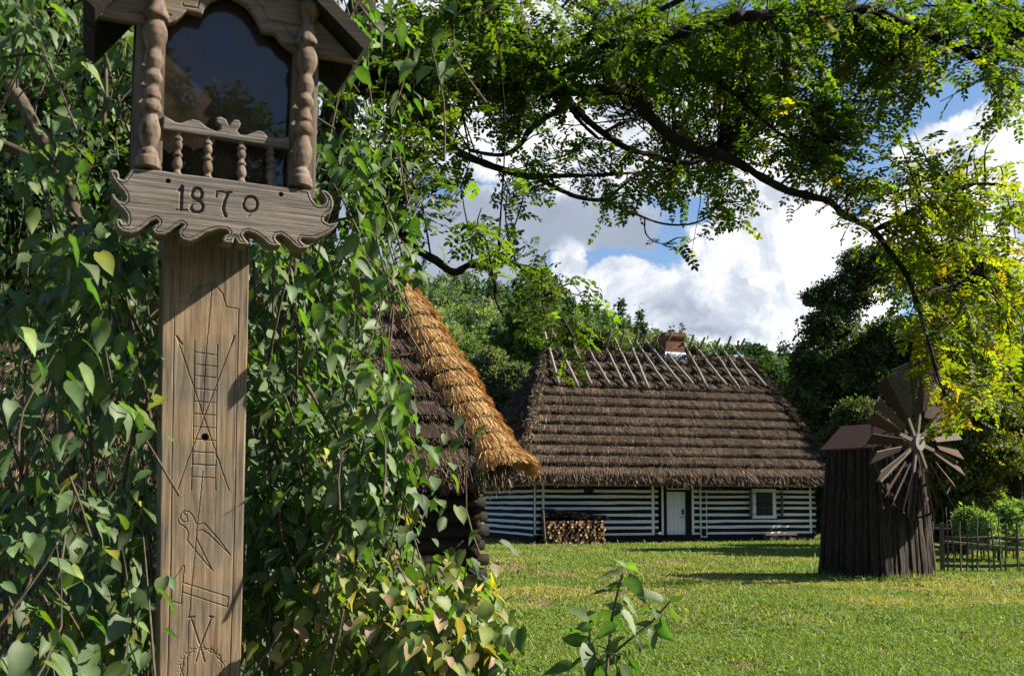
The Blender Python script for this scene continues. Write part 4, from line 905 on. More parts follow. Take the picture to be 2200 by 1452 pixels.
# ================================================================== GATE AND FENCE
def stickfence(root, L, h, rails, nst, post0=True, brace=True, rsm=.028):
    for z in rails:
        b = B(); k = 7; x = np.linspace(0, L, k); b.tube(np.stack([x, .01 * rng.standard_normal(k), z + .012 * rng.standard_normal(k)], -1), rsm * 1.35, 7); b.build("rail", M['fence'], root, smooth=True)
    for i in range(nst):
        x = .08 + (L - .1) * (i + .25 * rng.standard_normal()) / nst; k = 5; t = np.linspace(0, 1, k); hh = h * (1 + .07 * rng.standard_normal())
        b = B(); b.tube(np.stack([x + .03 * rng.standard_normal() * t + .012 * rng.standard_normal(k), -.045 + 0 * t + .008 * rng.standard_normal(k), .03 + (hh - .03) * t], -1), np.linspace(rsm * .8, rsm * .5, k), 6); b.build("picket", M['fence'], root)
    if brace:
        b = B(); b.tube([(.1, .05, rails[-1] - .08), (L * .5, .055, (rails[0] + rails[-1]) / 2 + .08), (L - .1, .05, rails[0] + .1)], [rsm * 1.1] * 3, 7); b.build("brace", M['pole'], root)
    if post0:
        b = B(); b.tube([(0, 0, -.2), (.01, 0, h * .98)], [.06, .05], 8); b.build("gate_post", M['fence'], root)
g0 = G(2025, 1229); gate = empty("stick_gate", "rustic gate of upright sticks with a diagonal brace right of the windmill", "gate", (g0[0], g0[1], 0), R(2))
zt_ = P(2040, 1156, g0[1])[2]; zb_ = P(2040, 1215, g0[1])[2]
stickfence(gate, 3.6, P(2040, 1120, g0[1])[2], (zb_, zt_), 22)
f0 = G(2040, 1203); fence = empty("stick_fence", "rough stick fence standing behind the gate in front of bright shrubs", "fence", (f0[0] - .3, f0[1] + .4, 0), R(-3))
stickfence(fence, 6.5, 1.35, (.35, .95), 36, True, True, .03)
b = B(); b.tube([(0, 0, -.2), (-.15, 0, 1.5)], [.05, .04], 7); o = b.build("leaning_pole", M['fence'], None, loc=(g0[0] - .1, g0[1] + .15, 0)); tag(o, "thin leaning pole beside the left post of the stick gate", "pole")

# ================================================================== BACKGROUND TREES
SPR = []
_r = np.random.default_rng(3)
for k in range(6):
    a = 2 * math.pi * k / 6 + _r.normal() * .3; c = np.array([math.cos(a), math.sin(a), _r.normal() * .35]) * .55 ; d = c / np.linalg.norm(c); s = np.cross(d, [0, 0, 1.0]); s /= np.linalg.norm(s); up = np.array([0, 0, .08])
    SPR += [c - d * .42, c + s * .2 + up, c + d * .42, c - s * .2 + up]
SPR = np.array(SPR); SPQ = np.arange(24).reshape(6, 4)
def crown(b, lumps, n, size, cols, w=None, shell=.55, droop=0.0, seed=0):
    vol = np.array([l[3] * l[4] * l[5] for l in lumps]) ** (2 / 3.); cnt = rng.multinomial(n, vol / vol.sum())
    for (x, y, z, rx, ry, rz), k in zip(lumps, cnt):
        if not k: continue
        d = rdir(k); d[:, 2] = np.where(d[:, 2] < -.5, d[:, 2] * .5, d[:, 2]); rr = shell + (1 - shell) * rng.random(k) ** .6; rr *= 1 + .12 * rng.standard_normal(k)
        p = np.array([x, y, z]) + d * rr[:, None] * [rx, ry, rz]
        nrm = d * .8 + np.array([0, 0, .35]) + .65 * rng.standard_normal((k, 3)); ax = rng.standard_normal((k, 3)) + np.array([0, 0, -droop])
        c = palette(k, cols, w, .2) * (1 + .16 * rng.standard_normal())
        scatter(b, SPR, SPQ, None, p, frames(ax, nrm), size * (.65 + .7 * rng.random(k)), np.clip(c, .004, 1))
def lumps_for(c, r, n, lr=(.28, .45), flat=1.0, up=0.0):
    out = []
    for _ in range(n):
        d = rdir(1)[0]; f = rng.random() ** .45 * .8; q = np.array(c) + d * f * np.array(r); s = rng.uniform(*lr) * min(r)
        out.append((*q, s * 1.15, s * 1.15, s * flat))
    return out
def tree(name, label, cat, base, lumps, n, size, cols, trunk_r, group=None, w=None, droop=0.0, limbs=8, shell=.55):
    root = empty(name, label, cat, tuple(base), 0, group); b0 = np.array(base)
    c = B(); crown(c, [(l[0] - b0[0], l[1] - b0[1], l[2] - b0[2], *l[3:]) for l in lumps], n, size, cols, w, shell, droop); c.build("crown", M['treeleaf'], root)
    t = B(); ctr = np.mean([l[:3] for l in lumps], 0) - b0; top = ctr * .9
    t.tube(spline([(0, 0, -.2), (top[0] * .25, top[1] * .25, top[2] * .35), (top[0] * .7, top[1] * .7, top[2] * .75), top], 12), np.linspace(trunk_r, trunk_r * .35, 12), 9)
    for l in random.sample(list(lumps), min(limbs, len(lumps))):
        q = np.array(l[:3]) - b0; s = np.array([top[0] * .4, top[1] * .4, top[2] * .45 + rng.random() * top[2] * .3]); t.tube(spline([s, (s + q) / 2 + np.array([0, 0, .05 * np.linalg.norm(q - s)]), q], 6), np.linspace(trunk_r * .45, trunk_r * .1, 6), 6)
    t.build("trunk", M['bark'], root, smooth=True); return root
def ptree(px0, px1, py0, py1, Y, **k):
    """tree whose crown covers a given patch of the photo when stood Y metres away"""
    a = P((px0 + px1) / 2, py0, Y); c = P((px0 + px1) / 2, py1, Y); rx = (px1 - px0) / 2 / F * Y
    ctr = (a + c) / 2; rz = (a[2] - c[2]) / 2
    return ctr, (rx, rx * .9, rz)
DARKG = [(.05, .08, .02), (.072, .108, .026), (.034, .058, .016), (.13, .15, .03)]
MIDG = [(.072, .105, .03), (.095, .13, .036), (.05, .075, .024), (.135, .16, .045)]
BRIG = [(.13, .23, .03), (.17, .28, .04), (.09, .165, .026)]
WILL = [(.14, .17, .08), (.18, .21, .105), (.1, .13, .06)]
YELG = [(.22, .24, .022), (.3, .28, .03), (.13, .17, .022), (.38, .28, .03)]
# dark lime tree behind the windmill
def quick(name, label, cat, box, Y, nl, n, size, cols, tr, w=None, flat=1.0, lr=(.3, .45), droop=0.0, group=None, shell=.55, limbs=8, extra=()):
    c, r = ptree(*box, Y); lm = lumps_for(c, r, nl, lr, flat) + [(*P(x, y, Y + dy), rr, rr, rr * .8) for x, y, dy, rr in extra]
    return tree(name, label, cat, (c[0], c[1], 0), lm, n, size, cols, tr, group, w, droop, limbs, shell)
quick("lime_tree", "tall dark green lime tree behind the windmill", "tree", (1760, 2040, 620, 1090), 62, 40, 30000, .3, DARKG, .4, extra=[(1810, 640, 0, 1.8), (1785, 700, 0, 1.8), (1760, 770, 0, 1.9), (1870, 585, 0, 1.7), (1735, 860, 0, 2.0), (1915, 570, 0, 1.8), (1770, 960, 0, 2.2), (1735, 940, 0, 1.6), (1840, 560, 1, 1.0), (1750, 640, 0, .9), (1728, 800, 0, .9)])
quick("ash_tree", "yellow green tree filling the right edge beyond the gate", "tree", (2010, 2330, 560, 1090), 33, 34, 20000, .22, YELG + MIDG, .3)
quick("maple_tree", "olive green tree with low boughs directly behind the fan wheel", "tree", (1930, 2200, 800, 1140), 30.5, 24, 12000, .18, MIDG + YELG[:2], .2)
quick("oak_tree", "rounded deep green oak right of the brick chimney behind the cottage", "tree", (1530, 1690, 722, 900), 78, 22, 14000, .36, [(.02, .05, .012), (.03, .07, .015), (.04, .085, .018)], .4)
quick("oak_tree", "lower pale green tree between the round oak and the dark lime", "tree", (1680, 1790, 750, 960), 70, 12, 7000, .32, WILL + MIDG, .3)
quick("oak_tree", "broad green tree behind the cottage ridge just left of the chimney", "tree", (1330, 1440, 722, 860), 74, 14, 8000, .34, MIDG, .4)
quick("oak_tree", "small dark tree top showing just right of the chimney", "tree", (1452, 1540, 735, 880), 88, 9, 4500, .4, DARKG, .4)
quick("beech_tree", "big leafy tree with light top left of the lightning mast", "tree", (1065, 1215, 652, 860), 66, 26, 16000, .32, MIDG + BRIG[:1], .4)
quick("beech_tree", "spreading green tree behind the left end of the cottage ridge", "tree", (1190, 1350, 680, 860), 62, 20, 12000, .3, MIDG + YELG[2:3], .4)
quick("locust_bush", "bright yellow green young tree left of the cottage roof peak", "tree", (1105, 1180, 715, 830), 56, 12, 5000, .26, BRIG, .15)
quick("willow_tree", "grey green drooping willow between the straw hip and the cottage roof", "tree", (1000, 1160, 715, 1000), 52, 26, 14000, .26, WILL, .3, droop=2.5, lr=(.3, .5))
quick("hazel_bush", "green bushy tree at the foot of the hill beside the straw hip", "tree", (900, 1040, 700, 960), 58, 18, 10000, .28, MIDG + BRIG[:1], .2)
quick("hazel_bush", "dark leafy bush at the right end of the cottage", "bush", (1752, 1850, 895, 1170), 43.7, 18, 7000, .2, MIDG, .08, extra=[(1775, 1130, -.2, .6), (1785, 1070, -.2, .8), (1800, 1010, -.2, .9), (1825, 950, 0, 1.1), (1850, 905, 0, 1.2)])  # grown taller, with extra lumps, so it shades the cottage wall
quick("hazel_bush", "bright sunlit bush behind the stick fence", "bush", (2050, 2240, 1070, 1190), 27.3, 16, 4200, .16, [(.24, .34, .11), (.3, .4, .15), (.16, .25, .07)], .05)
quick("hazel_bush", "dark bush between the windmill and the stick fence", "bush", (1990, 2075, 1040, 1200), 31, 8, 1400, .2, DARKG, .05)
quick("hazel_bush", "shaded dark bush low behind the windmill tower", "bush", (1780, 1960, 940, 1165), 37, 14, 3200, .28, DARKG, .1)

quick("hornbeam_tree", "dense dark tree crowding in behind the tall lilac at the left edge", "tree", (-260, 600, -160, 900), 9.5, 40, 13000, .12, MIDG, .16)
quick("alder_tree", "olive green tree far beyond the stick fence at the right border", "tree", (2080, 2420, 900, 1110), 48, 20, 9000, .26, MIDG, .2)
# ================================================================== HILL AND ITS WOOD
def hill_z(x, y):
    crest = np.interp(x / 260.0, [-.6, -.2, -.09, -.05, -.01, .06, .12, .19, .35, .6], [61, 55, 50.5, 49.5, 48, 43.5, 37.5, 33, 32, 32])
    t = np.clip((y - 95) / 165, 0, 1.25); return crest * (t * t * (3 - 2 * np.minimum(t, 1))) * np.where(t > 1, 1 - (t - 1) * .4, 1) + 1.5 * np.sin(x * .05) * t - .5
xs = np.linspace(-260, 260, 66); ys = np.linspace(92, 330, 40); gx, gy = np.meshgrid(xs, ys, indexing='ij')
b = B(); i = np.arange(65)[:, None]; j = np.arange(39)[None]; q = np.stack([i * 40 + j, (i + 1) * 40 + j, (i + 1) * 40 + j + 1, i * 40 + j + 1], -1).reshape(-1, 4)
b.add(np.stack([gx, gy, hill_z(gx, gy)], -1).reshape(-1, 3), q)
M['hill'] = mat_grain("hill_ground", [(.02, .035, .012), (.04, .06, .02)], (.05, .05, .05), 4, 5, .95, 0)
tag(b.build("hill", M['hill'], None, smooth=True), kind="structure")
b = B(); n = 0
NW = 1500
yy = 100 + 190 * rng.random(NW) ** .8; xx = yy * rng.uniform(-.13, .62, NW)
lum = []
for x, y in zip(xx, yy):
    z = float(hill_z(np.array(x), np.array(y))); s = rng.uniform(2.2, 4.2); conif = rng.random() < .12
    k = 64; d = rdir(k); d[:, 2] = np.abs(d[:, 2]) * .9 - .25; rx = s * (.5 if conif else 1); rz = s * (1.9 if conif else 1.15)
    if conif: tt = rng.random(k); d = np.stack([d[:, 0] * (1 - tt), d[:, 1] * (1 - tt), tt * 1.6 - .6], -1)
    p = np.array([x, y, z + s * .9]) + d * [rx, rx, rz] * (1 + .15 * rng.standard_normal((k, 1)))
    cb = [(.04, .07, .032), (.055, .085, .036), (.065, .098, .036), (.032, .054, .03), (.085, .105, .042)][int(rng.integers(5))] if not conif else (.016, .035, .018)
    c = np.array(cb) * 2.6 * (1 + .2 * rng.standard_normal((k, 1)))  # distance haze put into the leaf colour: paler and bluer
    scatter(b, SPR, SPQ, None, p, frames(rng.standard_normal((k, 3)), d + np.array([0, 0, .4]) + .5 * rng.standard_normal((k, 3))), s * .3 * (.7 + .6 * rng.random(k)), np.clip(c, .004, 1))
tag(b.build("hillside_wood", M['treeleaf'], None), "distant mixed wood covering the hillside behind the cottage", "wood", kind="stuff")

# ================================================================== LOCUST TREE OVERHEAD
def compound(nl=6, seed=0):
    r = np.random.default_rng(seed); v = []; q = []
    L = 1.0; ys = np.linspace(.18, .92, nl); bend = -.25
    def zc(y): return bend * y * y
    def leaflet(c, d, l, w):
        d = d / np.linalg.norm(d); n_ = np.array([0, 0, 1.0]) + r.normal(size=3) * .25; s = np.cross(d, n_); s /= np.linalg.norm(s); k = len(v)
        dz = np.array([0, 0, -.1 * l]); pts = [c, c + d * l * .3 + s * w, c + d * l * .72 + s * w * .9, c + d * l + dz, c + d * l * .72 - s * w * .9, c + d * l * .3 - s * w]
        v.extend(pts); q.append((k, k + 1, k + 2, k + 3)); q.append((k, k + 3, k + 4, k + 5))
    for y in ys:
        for sg in (-1, 1):
            c = np.array([0, y + r.normal() * .012, zc(y)]); leaflet(c, np.array([sg, .35 + r.normal() * .1, -.22 + r.normal() * .16]), .23 * (1 - .25 * abs(y - .5)), .058)
    leaflet(np.array([0, .95, zc(.95)]), np.array([0, 1, -.4]), .22, .058)
    k = len(v); v.extend([np.array([-.008, 0, 0]), np.array([.008, 0, 0]), np.array([.005, .95, zc(.95)]), np.array([-.005, .95, zc(.95)])]); q.append((k, k + 1, k + 2, k + 3))
    return np.array(v), np.array(q)
CMP = [compound(6, 1), compound(7, 2), compound(5, 3)]
def z7(pts): return [(850 + x / 2.0747, y / 2.0747) for x, y in pts]
def z8(pts): return [(1500 + x / 2.0743, y / 2.0743) for x, y in pts]
BR = [  # polyline in the photo, distance start/end, radius start/end (m)
 (([(700, 200), (760, 188)] + z7([(0, 385), (130, 400), (300, 392), (500, 372), (700, 395), (850, 402), (950, 405), (1030, 395), (1080, 440), (1150, 540), (1250, 620), (1350, 670), (1450, 690), (1540, 735)]) + z8([(100, 690), (200, 740), (300, 800), (400, 850), (520, 880), (590, 900), (650, 960), (740, 1000), (800, 1050), (860, 1130), (920, 1210), (960, 1300), (1000, 1430)]) + [(1995, 730), (2010, 790), (2030, 850)]), 6.6, 6.0, .062, .012),
 (z8([(800, 1020), (900, 970), (1000, 925), (1110, 890), (1140, 855), (1230, 820), (1400, 830)]), 6.1, 5.4, .024, .008),
 (z7([(720, 400), (740, 420), (800, 480), (870, 550), (950, 610), (1050, 670), (1150, 690), (1230, 720), (1330, 720), (1430, 705)]), 6.5, 7.2, .036, .016),
 (z7([(770, 460), (790, 500), (830, 550), (905, 620)]), 6.5, 6.4, .022, .012),
 (z7([(930, 590), (1010, 550), (1110, 520)]), 6.6, 7.0, .018, .008),
 (z7([(60, 420), (150, 560), (230, 640), (300, 690), (400, 730), (520, 770), (640, 800), (740, 850), (820, 880), (930, 890), (1010, 830), (1130, 740)]), 6.3, 6.8, .042, .01),
 (z7([(920, 890), (1000, 930), (1060, 950), (1180, 995), (1310, 1000), (1400, 960), (1440, 900)]), 6.6, 6.8, .014, .005),
 (z7([(1110, 975), (1115, 1040), (1160, 1080), (1240, 1090)]), 6.6, 6.6, .007, .004),
 (z7([(540, 780), (700, 785), (900, 780), (1080, 770), (1250, 760)]), 6.5, 7.4, .022, .008),
 (z7([(760, 480), (680, 520), (600, 580), (560, 640), (500, 685), (430, 690), (330, 670)]), 6.6, 6.3, .03, .014),
 (z7([(300, 0), (350, 60), (420, 120), (480, 200), (540, 260), (650, 320), (720, 380)]), 6.0, 6.6, .03, .036),
 (z7([(500, 380), (640, 345), (780, 310), (850, 270), (950, 210), (1150, 180), (1330, 130), (1540, 74)]) + z8([(130, 80), (280, 70), (450, 70), (600, 60), (760, 40), (860, 80), (980, 130), (1080, 180), (1200, 240), (1330, 330), (1452, 380), (1600, 420)]), 6.6, 4.6, .055, .022),
 (z7([(1100, 330), (1250, 340), (1390, 330), (1480, 400), (1540, 440)]) + z8([(60, 350), (170, 430), (260, 510), (370, 600), (480, 650), (540, 660)]), 6.6, 6.2, .022, .01),
 ([(690, 250), (735, 335), (800, 430)] + z7([(0, 1010), (90, 1110), (180, 1160), (260, 1215), (330, 1180), (400, 1190), (470, 1165), (560, 1190), (620, 1240), (680, 1330), (750, 1430), (790, 1500)]), 6.4, 5.2, .04, .008),
 (z7([(395, 1188), (440, 1250), (445, 1310), (455, 1360), (480, 1410)]), 5.4, 5.3, .016, .006),
 (z7([(445, 1300), (490, 1298)]), 5.4, 5.35, .007, .005),
 (z8([(1500, 100), (1452, 140), (1380, 190), (1280, 215), (1170, 205)]), 4.6, 4.8, .022, .012),
 (z8([(700, 60), (720, 120), (890, 150), (900, 200), (880, 250)]), 5.4, 5.3, .018, .008),
 (z8([(1200, 0), (1260, 60), (1330, 120)]), 4.6, 4.5, .016, .01),
 (z8([(360, 830), (420, 770), (465, 710)]), 6.3, 6.4, .012, .005),
 (z8([(960, 1300), (1050, 1290), (1150, 1260), (1230, 1200), (1250, 1150)]), 6.2, 6.6, .014, .005),
 (z8([(840, 1030), (950, 1080), (1060, 1150)]), 6.1, 6.0, .012, .006),
 ([(1230, 100), (1300, 60), (1420, 20), (1500, -20)], 6.4, 6.0, .03, .02), ([(900, 60), (980, 40), (1100, 70), (1180, 130)], 6.2, 6.5, .02, .02),
]
loc_tree = empty("locust_tree", "spreading locust tree with dark crooked boughs and feathery leaves across the sky", "tree", (-1.75, 7.4, 0), 0)
LT = np.array([-1.75, 7.4, 0]); tb = B(); BP = []
j0 = P(735, 190, 6.6)
tb.tube(spline([LT + [0, 0, -.2], LT + [.1, -.1, 1.5], LT + [.25, -.3, 2.8], j0, j0 + [.1, .3, 1.0], j0 + [-.2, .9, 2.2]], 20) - LT, np.linspace(.17, .07, 20), 10, wob=.03)
for pts, ya, yb, ra, rb in BR:
    p = np.array(pts, float); L_ = np.concatenate([[0], np.cumsum(np.hypot(*np.diff(p, axis=0).T))]); L_ /= L_[-1]
    w3 = Parr(p[:, 0], p[:, 1], np.maximum(ya + (yb - ya) * L_, 6.0 * np.clip((p[:, 0] - 1400) / 300, 0, 1)) + .06 * rng.standard_normal(len(p)))
    n_ = len(p) * 4; sp = spline(w3, n_); rr = np.linspace(ra, rb, n_) * .82 * (1 + .1 * rng.standard_normal(n_))
    tb.tube(sp - LT, rr, 8, wob=.06); BP.append(sp)
BPA = np.concatenate(BP)
FOL = [(1000, 50, 240, 85, 6.0, 1.5), (1300, 50, 250, 85, 6.2, 1.5), (1600, 20, 250, 60, 6, 1.4), (1900, 20, 220, 60, 5, 1.4), (2110, 70, 130, 100, 4.5, 1.0), (880, 200, 160, 85, 6, 1.5), (1100, 170, 200, 65, 6.4, 1.6), (1400, 120, 210, 60, 6.4, 1.4), (1590, 140, 150, 80, 6.2, 1.3), (1740, 170, 120, 110, 5.6, 1.4), (1870, 160, 105, 95, 5.4, 1.3),
 (820, 290, 110, 90, 5.6, 1.2), (920, 320, 75, 90, 6, 1.0), (1040, 420, 90, 65, 5.6, 1.1), (1150, 345, 80, 50, 7, .9), (1250, 330, 100, 45, 7.5, .9), (1330, 400, 120, 40, 7, 1.1), (1480, 395, 110, 50, 7, 1.0), (1575, 430, 55, 60, 6.5, 1.0), (1480, 310, 110, 50, 8, .8), (1560, 240, 100, 60, 8, .8), (1640, 270, 110, 75, 7, 1.1), (1750, 290, 120, 75, 6.2, 1.3), (1850, 330, 120, 70, 6.0, 1.4), (1790, 430, 75, 45, 6, 1.0), (1930, 430, 130, 70, 5.6, 1.3), (2060, 400, 120, 50, 5.6, 1.1), (2130, 330, 60, 50, 5, .8),
 (2030, 170, 70, 60, 4.2, .6), (2165, 210, 50, 100, 4.2, .9), (2130, 480, 90, 65, 5.6, 1.1), (1075, 510, 75, 42, 5.3, 1.1), (1025, 555, 50, 25, 5.3, .9), (1160, 555, 45, 22, 5.3, .8), (1130, 615, 45, 35, 5.3, .8), (1180, 650, 40, 30, 5.3, .7), (1270, 650, 50, 35, 5.3, .8), (1240, 745, 60, 45, 6, .45), (1210, 690, 40, 30, 5.3, .6), (1990, 610, 90, 75, 6.4, 1.9), (2100, 620, 110, 100, 7, 2.2), (2050, 700, 105, 70, 6.4, 2.1), (2080, 780, 80, 65, 6.2, 1.9), (2160, 830, 50, 80, 6.6, 1.3), (2000, 520, 90, 50, 6.2, 1.2), (900, 120, 120, 110, 7.4, 1.4), (1020, 250, 120, 60, 7.0, .9), (840, 380, 60, 60, 6.0, .8), (2090, 870, 48, 50, 6.0, 1.4), (2030, 830, 40, 35, 6.0, 1.0), (1945, 580, 60, 45, 6.4, .8), (2150, 720, 60, 80, 7, 1.1), (1900, 505, 60, 35, 6, .9), (1480, 520, 30, 22, 6.6, .5), (1700, 410, 45, 30, 6.4, .6), (1000, 700, 1, 1, 6, 0), (1930, 250, 60, 90, 6.4, 1.0), (1000, 130, 240, 60, 7.4, 1.3), (1500, 70, 260, 70, 7.6, 1.2), (1800, 90, 220, 90, 7.2, 1.2), (2150, 40, 120, 60, 6.2, 1.0), (1250, 120, 240, 60, 7.6, 1.2), (820, 110, 120, 100, 7, 1.2)]
cb = B(); LG = [(.075, .135, .018), (.1, .165, .022), (.135, .2, .026), (.055, .1, .016)]; LSUN = [(.2, .24, .022), (.27, .27, .026), (.14, .195, .022), (.38, .27, .025)]
for (px, py, rx, ry, Y, dens) in FOL:
    if px > 1450: Y = max(Y + .4, 6.1)
    n = int(dens * DENS * math.pi * rx * ry / 1250 * (Y / 6) ** 2)
    if n < 1: continue
    # twigs: from the nearest bough point out into the patch; leaves sit along them
    nt = max(2, n // 7); a = rng.random(nt) * 6.283; r = np.sqrt(rng.random(nt))
    ends_ = Parr(px + rx * r * np.cos(a), py + ry * r * np.sin(a), np.maximum(Y + .4 * rng.standard_normal(nt), 5.7 if px > 1450 else 4.8))
    sun_tint = np.clip((px - 1450) / 700, 0, 1) * np.clip((py - 60) / 350, 0, 1)  # lower right leaves turn yellower: sunlight put into the leaf colour
    for e_ in ends_:
        dd = np.linalg.norm(BPA - e_, axis=1); s = BPA[int(np.argmin(dd + .15 * rng.random(len(dd))))]
        L_ = np.linalg.norm(e_ - s)
        if L_ > 1.2: s = e_ + (s - e_) * (1.2 / L_) ; L_ = 1.2
        mid = (s + e_) / 2 + .12 * L_ * rng.standard_normal(3) + np.array([0, 0, .08 * L_]); tw = spline([s, mid, e_], 7)
        tb.tube(tw - LT, np.linspace(.006, .0025, 7), 4, cap=False)
        m_ = max(3, int(round(7 * (.6 + .8 * rng.random())))); t = np.clip(.25 + .8 * rng.random(m_), 0, 1); idx = (t * 6).astype(int)
        pos = tw[idx] + .05 * rng.standard_normal((m_, 3)); td = (e_ - s) / (L_ + 1e-6)
        ax = td * .6 + .8 * rng.standard_normal((m_, 3)) * [1, 1, .45] + np.array([0, 0, -.35]); nr = np.array([0, 0, 1.0]) + .4 * rng.standard_normal((m_, 3))
        tv, tq = CMP[int(rng.integers(3))]
        cc = np.where((rng.random(m_) < sun_tint * .9)[:, None], palette(m_, LSUN, [.35, .25, .34, .06]), palette(m_, LG))
        scatter(cb, tv, tq, None, pos - LT, frames(ax, nr), .166 * (.7 + .5 * rng.random(m_)), cc)
tb.build("trunk", M['bark'], loc_tree, smooth=True); cb.build("crown", M['locust'], loc_tree)
# a tree behind the viewer: only the shrine's glass sees it
bt = [(2.45 + .7 * d[0], -3.8 + .6 * d[1], 5.5 + 1.1 * d[2], .45, .45, .4) for d in rdir(16)] + [(3.1, -3.5, 4.9, .5, .5, .45), (3.4, -3.3, 4.6, .45, .45, .4)]
tree("roadside_tree", "leafy tree across the path that the shrine glass mirrors", "tree", (2.4, -3.9, 0), bt, 2600, .13, MIDG + YELG[:1], .12)

# ================================================================== LILAC SHRUBS
def lilac_leaf(bend, fold, seed):
    t = np.array([0, .12, .3, .5, .7, .86, 1.0]); w = np.array([.14, .25, .295, .265, .175, .08, 0.0]) ; r = np.random.default_rng(seed)
    v = []; q = []; tr = []
    back = np.array([-.05, 0, 0, 0, 0, 0, 0])
    for i, (a, ww) in enumerate(zip(t, w)):
        z = -bend * a * a; wav = r.normal() * .02
        v += [(-ww, a + back[i], z + fold * ww + wav), (0, a, z), (ww, a + back[i], z + fold * ww - wav)]
    for i in range(6):
        k = i * 3; q += [(k, k + 1, k + 4, k + 3), (k + 1, k + 2, k + 5, k + 4)]
    return np.array(v), np.array(q)
LIL = [lilac_leaf(.12, .25, 1), lilac_leaf(.35, .4, 2), lilac_leaf(.22, .1, 3), lilac_leaf(.5, .3, 4), lilac_leaf(-.05, .55, 5)]
VF = np.tile([.92, 1.3, 1.0], 7)
GR = [(.1, .16, .062), (.125, .185, .08), (.072, .122, .045), (.15, .21, .07), (.22, .23, .03)]; GRW = [.34, .28, .24, .11, .03]
YE = [(.18, .23, .055), (.24, .275, .065), (.3, .23, .12), (.36, .245, .155), (.5, .36, .04), (.12, .18, .05)]; YEW = [.26, .18, .13, .09, .05, .29]
def leaves(b, pos, size, cols, w, off, tilt=None):
    n = len(pos); which = rng.integers(len(LIL), size=n)
    az = rng.random(n) * 6.283
    ax = np.stack([np.cos(az) * .75 + .1, np.sin(az) * .75 - .25, -.25 - .85 * rng.random(n)], -1)
    hz_ = np.stack([np.cos(az), np.sin(az), 0 * az], -1)
    nr = np.array([.25, -.15, .75]) + hz_ * .5 + .38 * rng.standard_normal((n, 3))
    c = palette(n, cols, w, .16)
    for k in range(len(LIL)):
        m_ = which == k; tv, tq = LIL[k]
        if m_.any(): scatter(b, tv, tq, None, pos[m_] - off, frames(ax[m_], nr[m_]), size * (.42 + .85 * rng.random(m_.sum())), c[m_], vf=VF)
def shrub(name, label, base, patches, stems, size, cols, w):
    root = empty(name, label, "shrub", tuple(base), 0); base = np.array(base); lb = B(); sb = B()
    for (px, py, rx, ry, Y, dY, n) in patches:
        n = int(n * LDENS)
        # little sprays: leaves come in pairs around twig tips
        nt = max(1, n // 6); a = rng.random(nt) * 6.283; r = np.sqrt(rng.random(nt)); qx = px + rx * r * np.cos(a); qy = py + ry * r * np.sin(a); nz = fbm(qx + 900, qy + 900, 1 / 85., 33); rec = np.clip((.57 - nz) / .1, 0, 1)
        kp = rng.random(nt) > .5 * rec * (dY > .45); qx, qy, rec = qx[kp], qy[kp], rec[kp]; nt = len(qx)
        tip = Parr(qx, qy, np.maximum(2.3, Y + dY * (rng.random(nt) ** 1.3 * 2 - 1) * (1 - .6 * rec) + 1.8 * dY * rec))
        tip[:, 2] = np.maximum(tip[:, 2], .12)
        pos = np.repeat(tip, 6, 0) + np.stack([.055 * rng.standard_normal(nt * 6), .055 * rng.standard_normal(nt * 6), .075 * rng.standard_normal(nt * 6)], -1)
        leaves(lb, pos, size, cols, w, base)
        for tpt in tip[:: 3]:
            d = np.array([.12 * rng.standard_normal(), .12 * rng.standard_normal(), -.28 - .2 * rng.random()]); lb.tube(spline([tpt + d, tpt + d * .5 + .03 * rng.standard_normal(3), tpt], 5) - base, np.linspace(.005, .002, 5), 4, cap=False, mi=1)
    for st, ra, rb in stems:
        sp = spline(np.array(st), max(8, len(st) * 4)); sb = B(); sb.tube(sp - base, np.linspace(ra, rb, len(sp)), 7, wob=.05); sb.build("stem", M['stem'], root, smooth=True)
    lb.build("foliage", [M['lilac'], M['stem']], root, smooth=True); return root
def rstems(x0, x1, y0, y1, n, h0, h1, r=.016):
    out = []
    for _ in range(n):
        x, y = rng.uniform(x0, x1), rng.uniform(y0, y1); h = rng.uniform(h0, h1); l = .35 * rng.standard_normal(2)
        out.append(([(x, y, -.05), (x + l[0] * .3, y + l[1] * .3, h * .35), (x + l[0] * .5 + .06 * rng.standard_normal(), y + l[1] * .6, h * .7), (x + l[0] * 1.2, y + l[1], h)], r * rng.uniform(.5, 1.2), .004))
    return out
PS = lambda pts, Y: [P(x, y, Y) for x, y in pts]
left_st = [(PS([(-60, 300), (0, 310), (60, 335), (110, 370), (150, 412), (160, 470), (150, 560), (140, 700)], 4.2), .02, .035), (PS([(20, 180), (55, 235), (85, 295), (130, 345), (152, 410)], 4.3), .03, .034), (PS([(165, 920), (230, 875), (325, 808)], 3.75), .006, .003),
           (PS([(140, 690), (145, 900), (135, 1200), (130, 1600)], 4.3), .035, .04), (PS([(0, 125), (80, 118), (110, 160)], 3.7), .006, .003), (PS([(120, 120), (180, 115), (230, 108)], 3.8), .005, .003), (PS([(200, 490), (215, 470), (245, 440)], 3.5), .005, .003), (PS([(225, 95), (228, 200), (222, 270)], 4.0), .008, .008)]
